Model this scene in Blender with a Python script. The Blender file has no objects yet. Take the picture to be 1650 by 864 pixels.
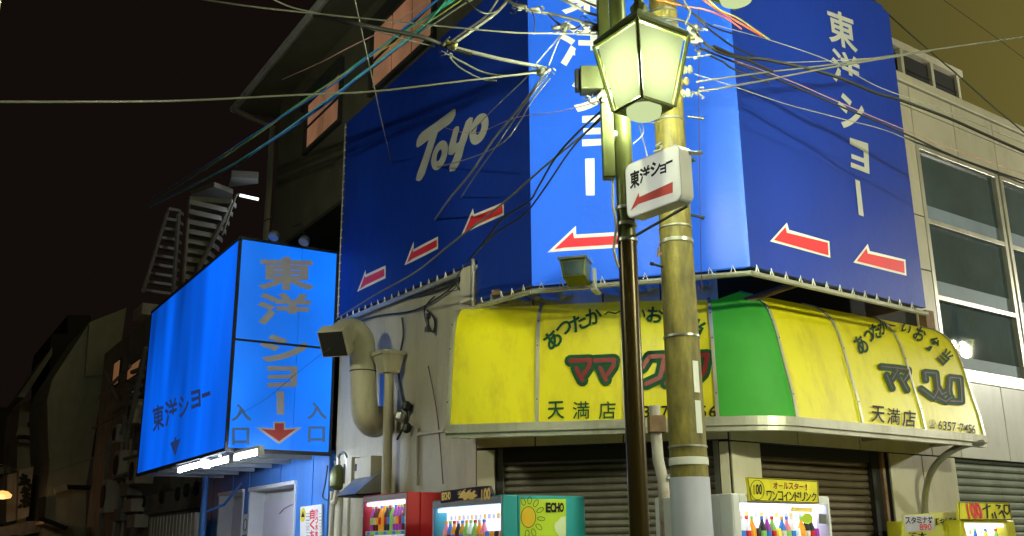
import bpy, bmesh, math, random
from mathutils import Vector, Matrix
from mathutils.bvhtree import BVHTree
random.seed(7)
C = bpy.context.scene.collection
sc = bpy.context.scene
# ------------------------------------------------------------------ camera
F_PX, PITCH, ROLL, EYE = 1588.7, math.radians(15.729), math.radians(-.5347), 1.5
fwd = Vector((0, math.cos(PITCH), math.sin(PITCH))); r0 = Vector((1, 0, 0)); u0_ = r0.cross(fwd)
cr, sr = math.cos(ROLL), math.sin(ROLL)
RT = cr*r0 + sr*u0_; UP = -sr*r0 + cr*u0_
EYEP = Vector((0, 0, EYE))
cd = bpy.data.cameras.new('camera'); cam = bpy.data.objects.new('camera', cd); C.objects.link(cam)
cam.matrix_world = Matrix(((RT.x, UP.x, -fwd.x, 0), (RT.y, UP.y, -fwd.y, 0), (RT.z, UP.z, -fwd.z, EYE), (0, 0, 0, 1)))
cd.sensor_width = 36; cd.lens = F_PX/1650*36; cd.clip_start = .05; cd.clip_end = 3000
sc.camera = cam
sc.view_settings.view_transform = 'Standard'; sc.view_settings.look = 'None'
sc.view_settings.exposure = 0; sc.view_settings.gamma = 1
sc.cycles.use_denoising = True
sc.cycles.max_bounces = 6
# ------------------------------------------------------------------ night sky
W = bpy.data.worlds.new('World'); sc.world = W; W.use_nodes = True
nt = W.node_tree; nt.nodes.clear()
def nn(t, **k):
    n = nt.nodes.new(t)
    for a, b in k.items(): setattr(n, a, b)
    return n
out = nn('ShaderNodeOutputWorld'); bg = nn('ShaderNodeBackground')
tc = nn('ShaderNodeTexCoord'); sep = nn('ShaderNodeSeparateXYZ')
noi = nn('ShaderNodeTexNoise'); noi.inputs['Scale'].default_value = 1.6; noi.inputs['Detail'].default_value = 3
ad = nn('ShaderNodeMath', operation='MULTIPLY_ADD'); ad.inputs[1].default_value = .22; ad.inputs[2].default_value = -.11
ad2 = nn('ShaderNodeMath', operation='ADD'); rmp = nn('ShaderNodeValToRGB')
nt.links.new(tc.outputs['Generated'], sep.inputs[0]); nt.links.new(tc.outputs['Generated'], noi.inputs['Vector'])
nt.links.new(noi.outputs[0], ad.inputs[0]); nt.links.new(sep.outputs[0], ad2.inputs[0]); nt.links.new(ad.outputs[0], ad2.inputs[1])
nt.links.new(ad2.outputs[0], rmp.inputs[0])
e = rmp.color_ramp.elements; e[0].position = 0.0; e[0].color = (.0062, .0037, .0030, 1)
e[1].position = .50; e[1].color = (.135, .112, .027, 1)
m_ = e.new(.15); m_.color = (.02, .015, .006, 1)
nt.links.new(rmp.outputs[0], bg.inputs[0]); nt.links.new(bg.outputs[0], out.inputs[0]); bg.inputs[1].default_value = 1.0
# ------------------------------------------------------------------ projection helpers
def ray(x, y): return RT*((x-825)/F_PX) - UP*((y-432)/F_PX) + fwd
def atz(x, y, z):
    d = ray(x, y); return EYEP + d*((z-EYE)/d.z)
def atd(x, y, D):
    d = ray(x, y); return EYEP + d*(D/d.y)
def dr(t): t = math.radians(t); return Vector((math.sin(t), math.cos(t), 0))
ZZ = Vector((0, 0, 1))
class Plane:
    def __init__(s, p, ang, out=None):
        s.p = Vector((p[0], p[1], 0)); s.d = dr(ang); s.n = Vector((s.d.y, -s.d.x, 0)); s.ang = ang
        if s.n.dot(s.p) > 0: s.n = -s.n
        if out is not None: s.n = out
    def off(s, o): return Plane(s.p + s.n*o, s.ang, s.n)
    def px(s, x, y, o=0):
        d = ray(x, y); p = s.p + s.n*o
        return EYEP + d*((p-EYEP).dot(s.n)/d.dot(s.n))
    def u(s, x, y, o=0): return (s.px(x, y, o)-s.p).dot(s.d)
    def at(s, u, z, o=0): return s.p + s.d*u + s.n*o + ZZ*z
# ------------------------------------------------------------------ materials
MATS = {}
def mat(name, col, rough=.6, metal=0, var=.15, scale=3, stretch=(1, 1, 1), bump=0, bscale=60, emis=None, estr=0, dirt=None, dirt_amt=.4, dscale=(1.6, 1.6, .35), spec=.5, coat=0):
    m = bpy.data.materials.new(name); m.use_nodes = True; t = m.node_tree; b = t.nodes['Principled BSDF']
    L = t.links
    geo = t.nodes.new('ShaderNodeNewGeometry')
    def noise(sc_, st, det=5, ro=.6):
        mp = t.nodes.new('ShaderNodeMapping'); mp.inputs['Scale'].default_value = st
        L.new(geo.outputs['Position'], mp.inputs[0]); n = t.nodes.new('ShaderNodeTexNoise')
        n.inputs['Scale'].default_value = sc_; n.inputs['Detail'].default_value = det; n.inputs['Roughness'].default_value = ro
        L.new(mp.outputs[0], n.inputs['Vector']); return n
    n = noise(scale, stretch)
    r = t.nodes.new('ShaderNodeValToRGB'); L.new(n.outputs[0], r.inputs[0])
    lo = [c*(1-var) for c in col]; hi = [min(1, c*(1+var)) for c in col]
    r.color_ramp.elements[0].position = .3; r.color_ramp.elements[1].position = .7
    r.color_ramp.elements[0].color = (*lo, 1); r.color_ramp.elements[1].color = (*hi, 1)
    o = r.outputs[0]
    if dirt:
        dn = noise(2.2, dscale, 7, .7); dr_ = t.nodes.new('ShaderNodeValToRGB'); L.new(dn.outputs[0], dr_.inputs[0])
        dr_.color_ramp.elements[0].position = .48; dr_.color_ramp.elements[1].position = .72
        dr_.color_ramp.elements[1].color = (dirt_amt,)*3+(1,)
        mx = t.nodes.new('ShaderNodeMixRGB'); L.new(dr_.outputs[0], mx.inputs[0]); L.new(o, mx.inputs[1]); mx.inputs[2].default_value = (*dirt, 1); o = mx.outputs[0]
    L.new(o, b.inputs['Base Color'])
    b.inputs['Metallic'].default_value = metal; b.inputs['Specular IOR Level'].default_value = spec
    rr = t.nodes.new('ShaderNodeMapRange'); L.new(n.outputs[0], rr.inputs[0]); rr.inputs[3].default_value = max(.02, rough*.8); rr.inputs[4].default_value = min(1, rough*1.2)
    L.new(rr.outputs[0], b.inputs['Roughness'])
    if coat: b.inputs['Coat Weight'].default_value = coat; b.inputs['Coat Roughness'].default_value = .25
    if bump:
        bn = noise(bscale, (1, 1, 1), 4); bp = t.nodes.new('ShaderNodeBump'); bp.inputs['Strength'].default_value = bump; bp.inputs['Distance'].default_value = .01 if bscale > 5 else .022
        L.new(bn.outputs[0], bp.inputs['Height']); L.new(bp.outputs[0], b.inputs['Normal'])
    if emis:
        b.inputs['Emission Color'].default_value = (*emis, 1); b.inputs['Emission Strength'].default_value = estr
    MATS[name] = m; return m
cream = mat('cream_paint', (.50, .46, .33), .55, var=.08, dirt=(.22, .19, .12), dirt_amt=.5, bump=.25, bscale=25)
creamp = mat('cream_cladding', (.58, .54, .41), .4, var=.06, dirt=(.28, .24, .15), dirt_amt=.4, bump=.05, bscale=8)
whitep = mat('white_cladding', (.74, .73, .70), .35, var=.05, dirt=(.36, .33, .26), dirt_amt=.35)
joint = mat('dark_joint', (.02, .02, .02), .8)
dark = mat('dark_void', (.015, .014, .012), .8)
olive = mat('olive_render', (.075, .07, .048), .7, var=.25, dirt=(.05, .05, .035), dirt_amt=.6, bump=.3, bscale=20)
steel = mat('galvanised_steel', (.42, .43, .40), .35, .8, dirt=(.2, .17, .12), dirt_amt=.4)
alu = mat('aluminium_frame', (.60, .59, .50), .35, .5, var=.08, dirt=(.18, .16, .10), dirt_amt=.5)
wpaint = mat('white_enamel', (.72, .72, .70), .3, var=.04, dirt=(.4, .38, .3), dirt_amt=.25)
blackm = mat('black_rubber', (.018, .018, .018), .45)
shutm = mat('grey_shutter_steel', (.26, .24, .20), .42, .5, var=.15, dirt=(.12, .09, .06), dirt_amt=.5, dscale=(3, 3, .8))
shutb = mat('brown_shutter_steel', (.19, .15, .10), .45, .4, var=.15, dirt=(.08, .06, .04), dirt_amt=.5, dscale=(3, 3, .8))
shutg = mat('green_grey_shutter_steel', (.26, .29, .23), .45, .4, var=.15, dirt=(.1, .1, .07), dirt_amt=.4)
mat('gold_print', (.75, .55, .18), .4, emis=(.7, .5, .15), estr=.2)
blued = mat('blue_vinyl_sheet', (.004, .034, .34), .5, var=.10, scale=1.2, stretch=(1, 1, .5), bump=.6, bscale=2.6, spec=.3)
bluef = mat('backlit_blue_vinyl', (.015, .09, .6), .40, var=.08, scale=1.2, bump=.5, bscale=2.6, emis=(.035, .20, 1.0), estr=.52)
whitef = mat('backlit_white_print', (.85, .84, .80), .45, emis=(1, .95, 1), estr=.30)
redf = mat('backlit_red_print', (.75, .03, .045), .45, emis=(1, .10, .14), estr=.30)
silver = mat('silver_lettering', (.48, .48, .44), .4, var=.05)
redm = mat('red_lettering', (.75, .03, .045), .45, var=.08)
white = mat('white_print', (.85, .84, .80), .45, var=.03)
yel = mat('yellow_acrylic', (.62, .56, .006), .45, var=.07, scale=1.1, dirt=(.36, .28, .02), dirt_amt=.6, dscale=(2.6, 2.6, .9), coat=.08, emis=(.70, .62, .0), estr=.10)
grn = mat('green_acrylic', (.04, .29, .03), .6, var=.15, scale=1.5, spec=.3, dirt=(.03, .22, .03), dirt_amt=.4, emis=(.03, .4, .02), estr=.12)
dgreen = mat('dark_green_print', (.004, .065, .025), .55, spec=.2)
dgreenw = mat('faded_green_print', (.010, .045, .028), .6, var=.5, scale=14, spec=.2)
mred = mat('dark_red_print', (.22, .010, .014), .4)
black = mat('black_print', (.012, .012, .013), .6, spec=.2)
polem = mat('concrete_pole', (.19, .155, .030), .6, var=.5, stretch=(3, 3, 1), scale=5, dirt=(.07, .06, .03), dirt_amt=.8, dscale=(7, 7, .6), bump=.3, bscale=30)
brownm = mat('brown_enamel_post', (.060, .040, .010), .28, .5, var=.2, stretch=(3, 3, .3))
greenm = mat('green_enamel_post', (.10, .115, .035), .35, .3, var=.2, stretch=(3, 3, .4))
lgreen = mat('lantern_green_metal', (.11, .13, .04), .35, .5, var=.15)
rust = mat('rusty_painted_pipe', (.45, .42, .38), .6, var=.2, dirt=(.20, .05, .02), dirt_amt=1.0, dscale=(4, 4, 1.6))
rust2 = mat('rusty_steel', (.22, .13, .07), .7, var=.4, scale=9)
bluep = mat('blue_corrugated_paint', (.06, .22, .62), .4, var=.10, dirt=(.03, .08, .25), dirt_amt=.4)
greyd = mat('dim_grey_wall', (.25, .25, .25), .8, var=.2, dirt=(.08, .07, .06), dirt_amt=.6)
palew = mat('dim_pale_wall', (.52, .48, .43), .8, var=.12, dirt=(.2, .17, .14), dirt_amt=.4)
gwall = mat('dim_green_grey_wall', (.32, .33, .28), .8, var=.12, dirt=(.12, .12, .09), dirt_amt=.4)
asph = mat('asphalt', (.05, .05, .05), .75, var=.3, scale=8, bump=.5, bscale=120)
pave = mat('paving_concrete', (.22, .21, .19), .75, var=.2, scale=5, bump=.4, bscale=90)
doorm = mat('lavender_white_door', (.76, .70, .76), .35, var=.04)
def emat(name, col, s, base=(.5, .5, .5), var=None, vscale=(1, 1, 1), rough=.6, lo=.5, hi=1.1):
    m = mat(name, base, rough, var=.03); b = m.node_tree.nodes['Principled BSDF']; t = m.node_tree
    b.inputs['Emission Color'].default_value = (*col, 1); b.inputs['Emission Strength'].default_value = s
    if var:
        g = t.nodes.new('ShaderNodeNewGeometry'); mp = t.nodes.new('ShaderNodeMapping'); mp.inputs['Scale'].default_value = vscale
        n = t.nodes.new('ShaderNodeTexNoise'); n.inputs['Scale'].default_value = var; n.inputs['Detail'].default_value = 2
        r = t.nodes.new('ShaderNodeMapRange'); r.inputs[1].default_value = .3; r.inputs[2].default_value = .7; r.inputs[3].default_value = s*lo; r.inputs[4].default_value = s*hi
        t.links.new(g.outputs['Position'], mp.inputs[0]); t.links.new(mp.outputs[0], n.inputs['Vector']); t.links.new(n.outputs[0], r.inputs[0]); t.links.new(r.outputs[0], b.inputs['Emission Strength'])
    return m
boxl = emat('backlit_blue_acrylic_side', (.0005, .13, .95), .88, (.01, .06, .3), 1.0, (1.8, .4, .25), lo=.35, hi=1.25)
boxf = emat('backlit_blue_acrylic_front', (.001, .19, 1.0), .95, (.01, .06, .3), .9, (1, 1, .7), lo=.7, hi=1.25)
tube = emat('lit_fluorescent_tube', (.72, .82, 1.0), 110)
dimtube = emat('lit_stair_tube', (.9, .95, 1.0), 2.5)
signw = emat('backlit_white_acrylic', (.86, .9, .80), .42, (.55, .55, .52), 2.5, lo=.85, hi=1.1)
orangew = emat('curtain_lit_orange', (.90, .40, .22), .19, (.4, .2, .12), 2.6, (1, 1, .35), lo=.35, hi=1.3)
warm = emat('warm_lamp_glow', (1, .45, .12), 1.6)
warmw = emat('lit_warm_window', (1, .42, .15), .13)
vend = emat('vending_display_light', (.80, .80, 1.0), .95, (.8, .8, .85))
vendw = emat('vending_display_light_warm', (1.0, .97, .86), 1.1, (.8, .8, .75))
vpanel = emat('vending_lit_front_panel', (.62, .60, .95), .33, (.75, .75, .8))
def panes(name, col, s, tr, centre=None, fall=.30):
    m = bpy.data.materials.new(name); m.use_nodes = True; t = m.node_tree; t.nodes.clear()
    o_ = t.nodes.new('ShaderNodeOutputMaterial'); e_ = t.nodes.new('ShaderNodeEmission'); e_.inputs[1].default_value = s; e_.inputs[0].default_value = (*col, 1)
    if centre:      # diffusing glass glows more where it is nearer the bulb
        gg = t.nodes.new('ShaderNodeNewGeometry'); vd = t.nodes.new('ShaderNodeVectorMath'); vd.operation = 'DISTANCE'; vd.inputs[1].default_value = centre
        t.links.new(gg.outputs['Position'], vd.inputs[0]); r_ = t.nodes.new('ShaderNodeMapRange'); r_.interpolation_type = 'SMOOTHSTEP'
        r_.inputs[1].default_value = .12; r_.inputs[2].default_value = fall; r_.inputs[3].default_value = s*1.55; r_.inputs[4].default_value = s*.62
        t.links.new(vd.outputs['Value'], r_.inputs[0]); t.links.new(r_.outputs[0], e_.inputs[1])
    g = t.nodes.new('ShaderNodeBsdfTransparent'); mx = t.nodes.new('ShaderNodeMixShader'); mx.inputs[0].default_value = tr
    t.links.new(e_.outputs[0], mx.inputs[1]); t.links.new(g.outputs[0], mx.inputs[2]); t.links.new(mx.outputs[0], o_.inputs[0]); return m
bulbm = panes('lamp_bulb_glow', (1, .85, .15), 3, .6)
frost = panes('frosted_lantern_glass', (.76, .90, .38), .90, .05)
frostd = panes('frosted_lantern_dome', (.72, .86, .42), .85, .03)
def glassm(name, col, rough, film):
    m = mat(name, col, rough, var=.25, scale=1.0, spec=1.0, dirt=film, dirt_amt=.5, dscale=(.7, .7, .7)); return m
winm = glassm('blue_grey_window_glass', (.06, .095, .12), .02, (.11, .15, .18))
film = mat('pale_blue_frosted_film', (.24, .31, .38), .55, var=.2, scale=1.3, spec=.3)
# ------------------------------------------------------------------ object helpers
class MB:
    def __init__(s): s.v = []; s.f = []
    def quad(s, *p):
        i = len(s.v); s.v += [Vector(q) for q in p]; s.f.append(tuple(range(i, i+len(p)))); return s
    def hexa(s, b, t):            # bottom loop, top loop
        n = len(b); i = len(s.v); s.v += [Vector(q) for q in b]+[Vector(q) for q in t]
        s.f.append(tuple(i+k for k in range(n-1, -1, -1))); s.f.append(tuple(i+n+k for k in range(n)))
        for k in range(n): s.f.append((i+k, i+(k+1) % n, i+n+(k+1) % n, i+n+k))
        return s
    def pbox(s, P, u0, u1, z0, z1, d0, d1):
        return s.hexa([P.at(u0, z0, d0), P.at(u1, z0, d0), P.at(u1, z0, d1), P.at(u0, z0, d1)], [P.at(u0, z1, d0), P.at(u1, z1, d0), P.at(u1, z1, d1), P.at(u0, z1, d1)])
    def box(s, a, b):
        return s.hexa([(a[0], a[1], a[2]), (b[0], a[1], a[2]), (b[0], b[1], a[2]), (a[0], b[1], a[2])], [(a[0], a[1], b[2]), (b[0], a[1], b[2]), (b[0], b[1], b[2]), (a[0], b[1], b[2])])
    def poly(s, pts, ext):        # outline extruded by vector ext
        return s.hexa([Vector(p) for p in pts], [Vector(p)+ext for p in pts])
    def tube(s, pts, r, n=8, cap=True):
        pts = [Vector(p) for p in pts]; i0 = len(s.v); prev = None
        rr = r if isinstance(r, (list, tuple)) else [r]*len(pts)
        for k, p in enumerate(pts):
            t = (pts[min(k+1, len(pts)-1)]-pts[max(k-1, 0)]).normalized()
            if prev is None: a = t.orthogonal().normalized()
            else: a = (prev - t*prev.dot(t)).normalized()
            prev = a; b = t.cross(a)
            for j in range(n):
                w = 2*math.pi*j/n; s.v.append(p+(a*math.cos(w)+b*math.sin(w))*rr[k])
        for k in range(len(pts)-1):
            for j in range(n):
                a_ = i0+k*n+j; b_ = i0+k*n+(j+1) % n; s.f.append((a_, b_, b_+n, a_+n))
        if cap:
            s.f.append(tuple(i0+j for j in range(n-1, -1, -1))); s.f.append(tuple(i0+(len(pts)-1)*n+j for j in range(n)))
        return s
    def lathe(s, c, prof, n=12, ax=ZZ):
        ax = Vector(ax).normalized(); return s.tube([Vector(c)+ax*h for r, h in prof], [max(r, .0005) for r, h in prof], n) if False else s._lathe(Vector(c), prof, n, ax)
    def _lathe(s, c, prof, n, ax):
        a = ax.orthogonal().normalized(); b = ax.cross(a); i0 = len(s.v)
        for r, h in prof:
            for j in range(n):
                w = 2*math.pi*j/n; s.v.append(c+ax*h+(a*math.cos(w)+b*math.sin(w))*max(r, .0005))
        for k in range(len(prof)-1):
            for j in range(n):
                a_ = i0+k*n+j; b_ = i0+k*n+(j+1) % n; s.f.append((a_, b_, b_+n, a_+n))
        s.f.append(tuple(i0+j for j in range(n-1, -1, -1))); s.f.append(tuple(i0+(len(prof)-1)*n+j for j in range(n)))
        return s
    def build(s, name, m, parent=None, smooth=False, bevel=0, label=None, kind=None):
        off = parent_loc(parent) if parent else Vector((0, 0, 0))
        if not parent:
            xs = [v.x for v in s.v]; ys = [v.y for v in s.v]; zs = [v.z for v in s.v]
            off = Vector(((min(xs)+max(xs))/2, (min(ys)+max(ys))/2, min(zs)))
        me = bpy.data.meshes.new(name); me.from_pydata([v-off for v in s.v], [], s.f)
        bm = bmesh.new(); bm.from_mesh(me); bmesh.ops.recalc_face_normals(bm, faces=bm.faces)
        bm.to_mesh(me); bm.free()
        for mm in (m if isinstance(m, (list, tuple)) else [m]): me.materials.append(mm)
        if smooth:
            for p in me.polygons: p.use_smooth = True
            me.set_sharp_from_angle(angle=math.radians(40))
        o = bpy.data.objects.new(name, me); C.objects.link(o)
        if parent: o.parent = parent
        else: o.location = off
        if bevel:
            b = o.modifiers.new('bevel', 'BEVEL'); b.width = bevel; b.segments = 2; b.limit_method = 'ANGLE'
        if label: o['label'] = label
        if kind: o['kind'] = kind
        return o
LOC = {}
def parent_loc(p):
    o = Vector((0, 0, 0))
    while p: o += p.location; p = p.parent
    return o
def tag(o, label, cat, group=None):
    o['label'] = label; o['category'] = cat
    if group: o['group'] = group
    return o
def thing(name, label, cat, loc, group=None):
    o = bpy.data.objects.new(name, None); C.objects.link(o); o.location = loc; o.empty_display_size = .2
    return tag(o, label, cat, group)
def structure(o): o['kind'] = 'structure'; return o
def smoothpts(pts, k=5):
    pts = [Vector(p) for p in pts]; o = []
    for i in range(len(pts)-1):
        p0 = pts[max(i-1, 0)]; p1 = pts[i]; p2 = pts[i+1]; p3 = pts[min(i+2, len(pts)-1)]
        for j in range(k):
            t = j/k; o.append(.5*((2*p1)+(p2-p0)*t+(2*p0-5*p1+4*p2-p3)*t*t+(3*p1-p0-3*p2+p3)*t*t*t))
    o.append(pts[-1]); return o
# ---- lettering: glyph outlines laid on a wall plane or on the curved awning
GL = {}
def glyph(ch, bold=0.0):
    k = (ch, bold)
    if k in GL: return GL[k]
    c = bpy.data.curves.new('g', 'FONT'); c.body = ch; c.resolution_u = 3; c.offset = bold
    o = bpy.data.objects.new('g', c); C.objects.link(o)
    dg = bpy.context.evaluated_depsgraph_get(); ev = o.evaluated_get(dg); me = ev.to_mesh()
    vs = [(v.co.x, v.co.y) for v in me.vertices]; fs = [tuple(p.vertices) for p in me.polygons]
    ev.to_mesh_clear(); bpy.data.objects.remove(o); bpy.data.curves.remove(c)
    GL[k] = (vs, fs); return GL[k]
def rq(cx, cy, w, h, ang=0, shear=0):
    a = math.radians(ang); ux, uy = math.cos(a), math.sin(a); vx, vy = -math.sin(a)+shear, math.cos(a)
    f = lambda s, t: (cx+ux*w*s/2+vx*h*t/2, cy+uy*w*s/2+vy*h*t/2)
    return [f(-1, -1), f(1, -1), f(1, 1), f(-1, 1)]
class Print:
    """collects flat print in picture-measured outlines and lays it on a real surface"""
    def __init__(s, cast, off=.004, sub=0): s.cast = cast; s.off = off; s.v = []; s.f = []; s.sub = sub; s.k = 0
    def tri(s, vs, fs, lift=0):
        i = len(s.v); s.v += [(x, y, s.off+lift) for x, y in vs]; s.f += [tuple(i+j for j in f) for f in fs]
    def char(s, ch, q, bold=0.0, lift=0, full=False):
        vs, fs = glyph(ch, bold)
        if not vs: return
        g0 = glyph(ch, 0.0)[0]
        if ch in '1!' : x0, x1, y0, y1 = (.02, .56, 0, .74) if ch == '1' else (-.1, .42, 0, .74)
        elif full: x0, x1, y0, y1 = 0, 1, -.08, .84
        else: x0 = min(v[0] for v in g0); x1 = max(v[0] for v in g0); y0 = min(v[1] for v in g0); y1 = max(v[1] for v in g0)
        o = []
        for x, y in vs:
            a = (x-x0)/max(x1-x0, 1e-6); b = 1-(y-y0)/max(y1-y0, 1e-6)
            o.append(((q[0][0]*(1-a)+q[1][0]*a)*(1-b)+(q[3][0]*(1-a)+q[2][0]*a)*b, (q[0][1]*(1-a)+q[1][1]*a)*(1-b)+(q[3][1]*(1-a)+q[2][1]*a)*b))
        s.tri(o, fs, lift)
    def text(s, st, q, bold=0.0, lift=0, vert=False):
        n = len(st)
        for i, ch in enumerate(st):
            a, b = (i+.06)/n, (i+.94)/n
            L = lambda p, r, t: (p[0]*(1-t)+r[0]*t, p[1]*(1-t)+r[1]*t)
            if ch == ' ': continue
            if vert: s.char(ch, [L(q[0], q[3], a), L(q[1], q[2], a), L(q[1], q[2], b), L(q[0], q[3], b)], bold, lift, full=ch in 'ョッー')
            else: s.char(ch, [L(q[0], q[1], a), L(q[0], q[1], b), L(q[3], q[2], b), L(q[3], q[2], a)], bold, lift, full=ch in 'ョッー')
    def poly(s, pts, lift=0): s.tri(pts, [tuple(range(len(pts)))], lift)
    def ring(s, outer, inner, lift=0):
        n = len(outer); i = len(s.v); s.v += [(x, y, s.off+lift) for x, y in outer+inner]
        s.f += [(i+k, i+(k+1) % n, i+n+(k+1) % n, i+n+k) for k in range(n)]
    def stroke(s, pts, w, lift=0):
        for k in range(len(pts)-1):
            (x0, y0), (x1, y1) = pts[k], pts[k+1]; l = math.hypot(x1-x0, y1-y0) or 1; nx, ny = -(y1-y0)/l*w/2, (x1-x0)/l*w/2
            s.k += 1; d = lift+.00015*(s.k % 7)
            s.poly([(x0+nx, y0+ny), (x1+nx, y1+ny), (x1-nx, y1-ny), (x0-nx, y0-ny)], d)
        for (x, y) in pts:
            s.k += 1; s.poly([(x+math.cos(t*.628)*w/2, y+math.sin(t*.628)*w/2) for t in range(10)], lift+.0012+.0001*(s.k % 5))
    def build(s, name, m, parent=None, label=None):
        bm = bmesh.new(); vs = [bm.verts.new(v) for v in s.v]
        for f in s.f:
            try: bm.faces.new([vs[i] for i in f]).normal_update()
            except ValueError: pass
        bmesh.ops.triangulate(bm, faces=bm.faces)
        for _ in range(s.sub):
            ed = [e_ for e_ in bm.edges if (Vector(e_.verts[0].co[:2])-Vector(e_.verts[1].co[:2])).length > 7]
            if not ed: break
            bmesh.ops.subdivide_edges(bm, edges=ed, cuts=1); bmesh.ops.triangulate(bm, faces=bm.faces)
        off = parent_loc(parent) if parent else Vector((0, 0, 0))
        for v in bm.verts: v.co = s.cast(v.co.x, v.co.y, v.co.z)-off
        for f in bm.faces: f.normal_update()
        for f in bm.faces:
            if f.normal.dot(f.calc_center_median()+off-EYEP) > 0: f.normal_flip()
        me = bpy.data.meshes.new(name); bm.to_mesh(me); bm.free(); me.materials.append(m)
        o = bpy.data.objects.new(name, me); C.objects.link(o)
        if parent: o.parent = parent
        if label: o['label'] = label
        return o
def on(P, o=0): return lambda x, y, l: P.px(x, y, o+l)
def arrow_set(P, o, outline, inner, parent, m_in=None, m_out=None):
    p = Print(on(P, o), .004); p.poly(outline); a = p.build('arrow_border', m_out or white, parent)
    q = Print(on(P, o), .008); q.poly(inner); q.build('arrow', m_in or redm, parent)
# ------------------------------------------------------------------ street layout
C1 = Vector((-.406, 8.69, 0)); C2 = Vector((1.936, 7.99, 0))
PA, PF, PB = Plane(C1, -32.2), Plane(C1, 106.7), Plane(C2, 54.1)
uC2 = (C2-C1).dot(PF.d)
C2 = Vector((1.737, 8.048, 0)); PB = Plane(C2, 54.1); uC2 = (C2-C1).dot(PF.d)
PX_ = lambda s: Plane(PA.at(s, 0), 57.8)          # a plane square across the left street, s metres along it
def clad(P, rects, m, parent, o=0, t=.02, gap=.006, name='cladding_panel'):
    for (a, b, z0, z1) in rects:
        MB().pbox(P, min(a, b)+gap, max(a, b)-gap, z0+gap, z1-gap, o, o+t).build(name, m, parent, bevel=.004)
def shutter(P, u0, u1, z1, o, pitch, m, parent, n):
    s = bpy.data.objects.new('roller_shutter', None); C.objects.link(s); s.parent = parent
    [MB().pbox(P, a, b, 0, z1, o-.04, o+.05).build('guide_rail', steel, s) for a, b in ((u0-.05, u0), (u1, u1+.05))]
    prof = [(0, 0), (pitch*.10, .012), (pitch*.35, .022), (pitch*.65, .022), (pitch*.88, .010), (pitch*.92, 0)]
    b = MB()
    L = [P.at(u0, .02+z, o+d) for z, d in prof]+[P.at(u0, .02+z, o-.01) for z, d in (prof[-1], prof[0])]
    b.poly(L, P.d*(u1-u0)); s0 = b.build('slat', m, s)
    for k in range(1, n):
        c = s0.copy(); C.objects.link(c); c.location.z += pitch*k
# ================================================================== ground
g = MB(); g.quad((-400, -400, -.14), (400, -400, -.14), (400, 400, -.14), (-400, 400, -.14)); structure(g.build('road', asph))
g = MB(); pts = [PA.at(45, 0, 1.6), PA.at(-1.0, 0, 1.6), PF.at(1.2, 0, 2.3), PB.at(.6, 0, 2.2), PB.at(40, 0, 2.2), PB.at(40, 0, -1), PB.at(0, 0, -1), PF.at(.2, 0, -1), PA.at(45, 0, -1)]
g.poly([p - ZZ*.14 for p in pts], ZZ*.14); structure(g.build('pavement', pave, bevel=.02))
g = MB(); g.pbox(PB, -8, 30, -.136, -.134, 3.2, 3.32); structure(g.build('road_marking', white))
# ================================================================== corner shop building
cb = thing('corner_shop_building', 'cream and white clad corner shop building with roller shutters behind the yellow awning', 'building', (C1.x, C1.y, 0))
aw_o = -.06
uF0 = .09; uFs0 = PF.u(808, 760); uFs1 = PF.u(1150, 760); 
w = MB()
w.pbox(PA, -.05, 3.13, 0, 5.6, aw_o-.3, aw_o)
w.build('side_wall', cream, cb)
w = MB(); zt = 2.31
w.pbox(PF, uF0, uFs0-.05, 0, zt, -.3, 0); w.pbox(PF, uFs1+.05, uC2-.002, 0, zt, -.3, 0); w.pbox(PF, uF0, uC2-.002, zt, 6.2, -.3, 0); w.build('front_wall', joint, cb)
clad(PF, [(uF0, uFs0-.05, 0, 2.3), (uFs1+.05, uC2, 0, 2.3)]+[(a, b, 2.31, 2.6) for a, b in ((uF0, .62), (.62, 1.38), (1.38, uC2))], creamp, cb)
clad(PF, [(a, b, 2.6, 3.1) for a, b in ((uF0, .62), (.62, 1.38), (1.38, uC2))]+[(a, b, 3.1, 3.95) for a, b in ((uF0, .62), (.62, 1.25), (1.25, 1.75), (1.75, uC2))], whitep, cb)
shutter(PF, uFs0, uFs1, zt, -.10, .058, shutm, cb, 40)
MB().pbox(PF, uFs0, uFs1, zt-.12, zt, -.14, -.04).build('shutter_box', joint, cb)
# right facade
uL, uR = PB.u(1232, 760), PB.u(1410, 760); uT0 = PB.u(1432, 760); uT1 = PB.u(1543, 760)
uw0 = PB.u(1477, 240); uend = 12.0
zst = PB.px(1330, 722).z; z3 = PB.px(1560, 737).z; zs = PB.px(1561, 604).z; zw = PB.px(1475, 232).z; ztp = PB.px(1448, 121).z
w = MB()
w.pbox(PB, .002, uL-.05, 0, zst, -.3, 0); w.pbox(PB, uT0, uT1-.05, 0, zst, -.3, 0); w.pbox(PB, .002, uend, zst, zs, -.3, 0)
w.pbox(PB, .002, uw0-.03, zs, zw, -.3, 0); w.pbox(PB, .002, uend, zw, ztp, -.3, 0); w.pbox(PB, 8.2, uend, 0, zst, -.3, 0)
w.build('street_wall', joint, cb)
MB().pbox(PB, uR, uT0, 0, zst, -.25, -.03).build('door_jamb', dark, cb)
MB().pbox(PB, uR+.12, uR+.16, 0, zst, -.04, -.0).build('jamb_strip', rust2, cb)
clad(PB, [(0, uL-.05, 0, zst), (uT0, (uT0+uT1)/2-.05, 0, zst), ((uT0+uT1)/2-.05, uT1-.05, 0, zst)], creamp, cb)
ju = [0, PB.u(1283, 712), PB.u(1383, 720), PB.u(1500, 735), PB.u(1545, 720)]
clad(PB, [(ju[k], ju[k+1], zst, 2.62) for k in range(4)], creamp, cb)
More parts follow.
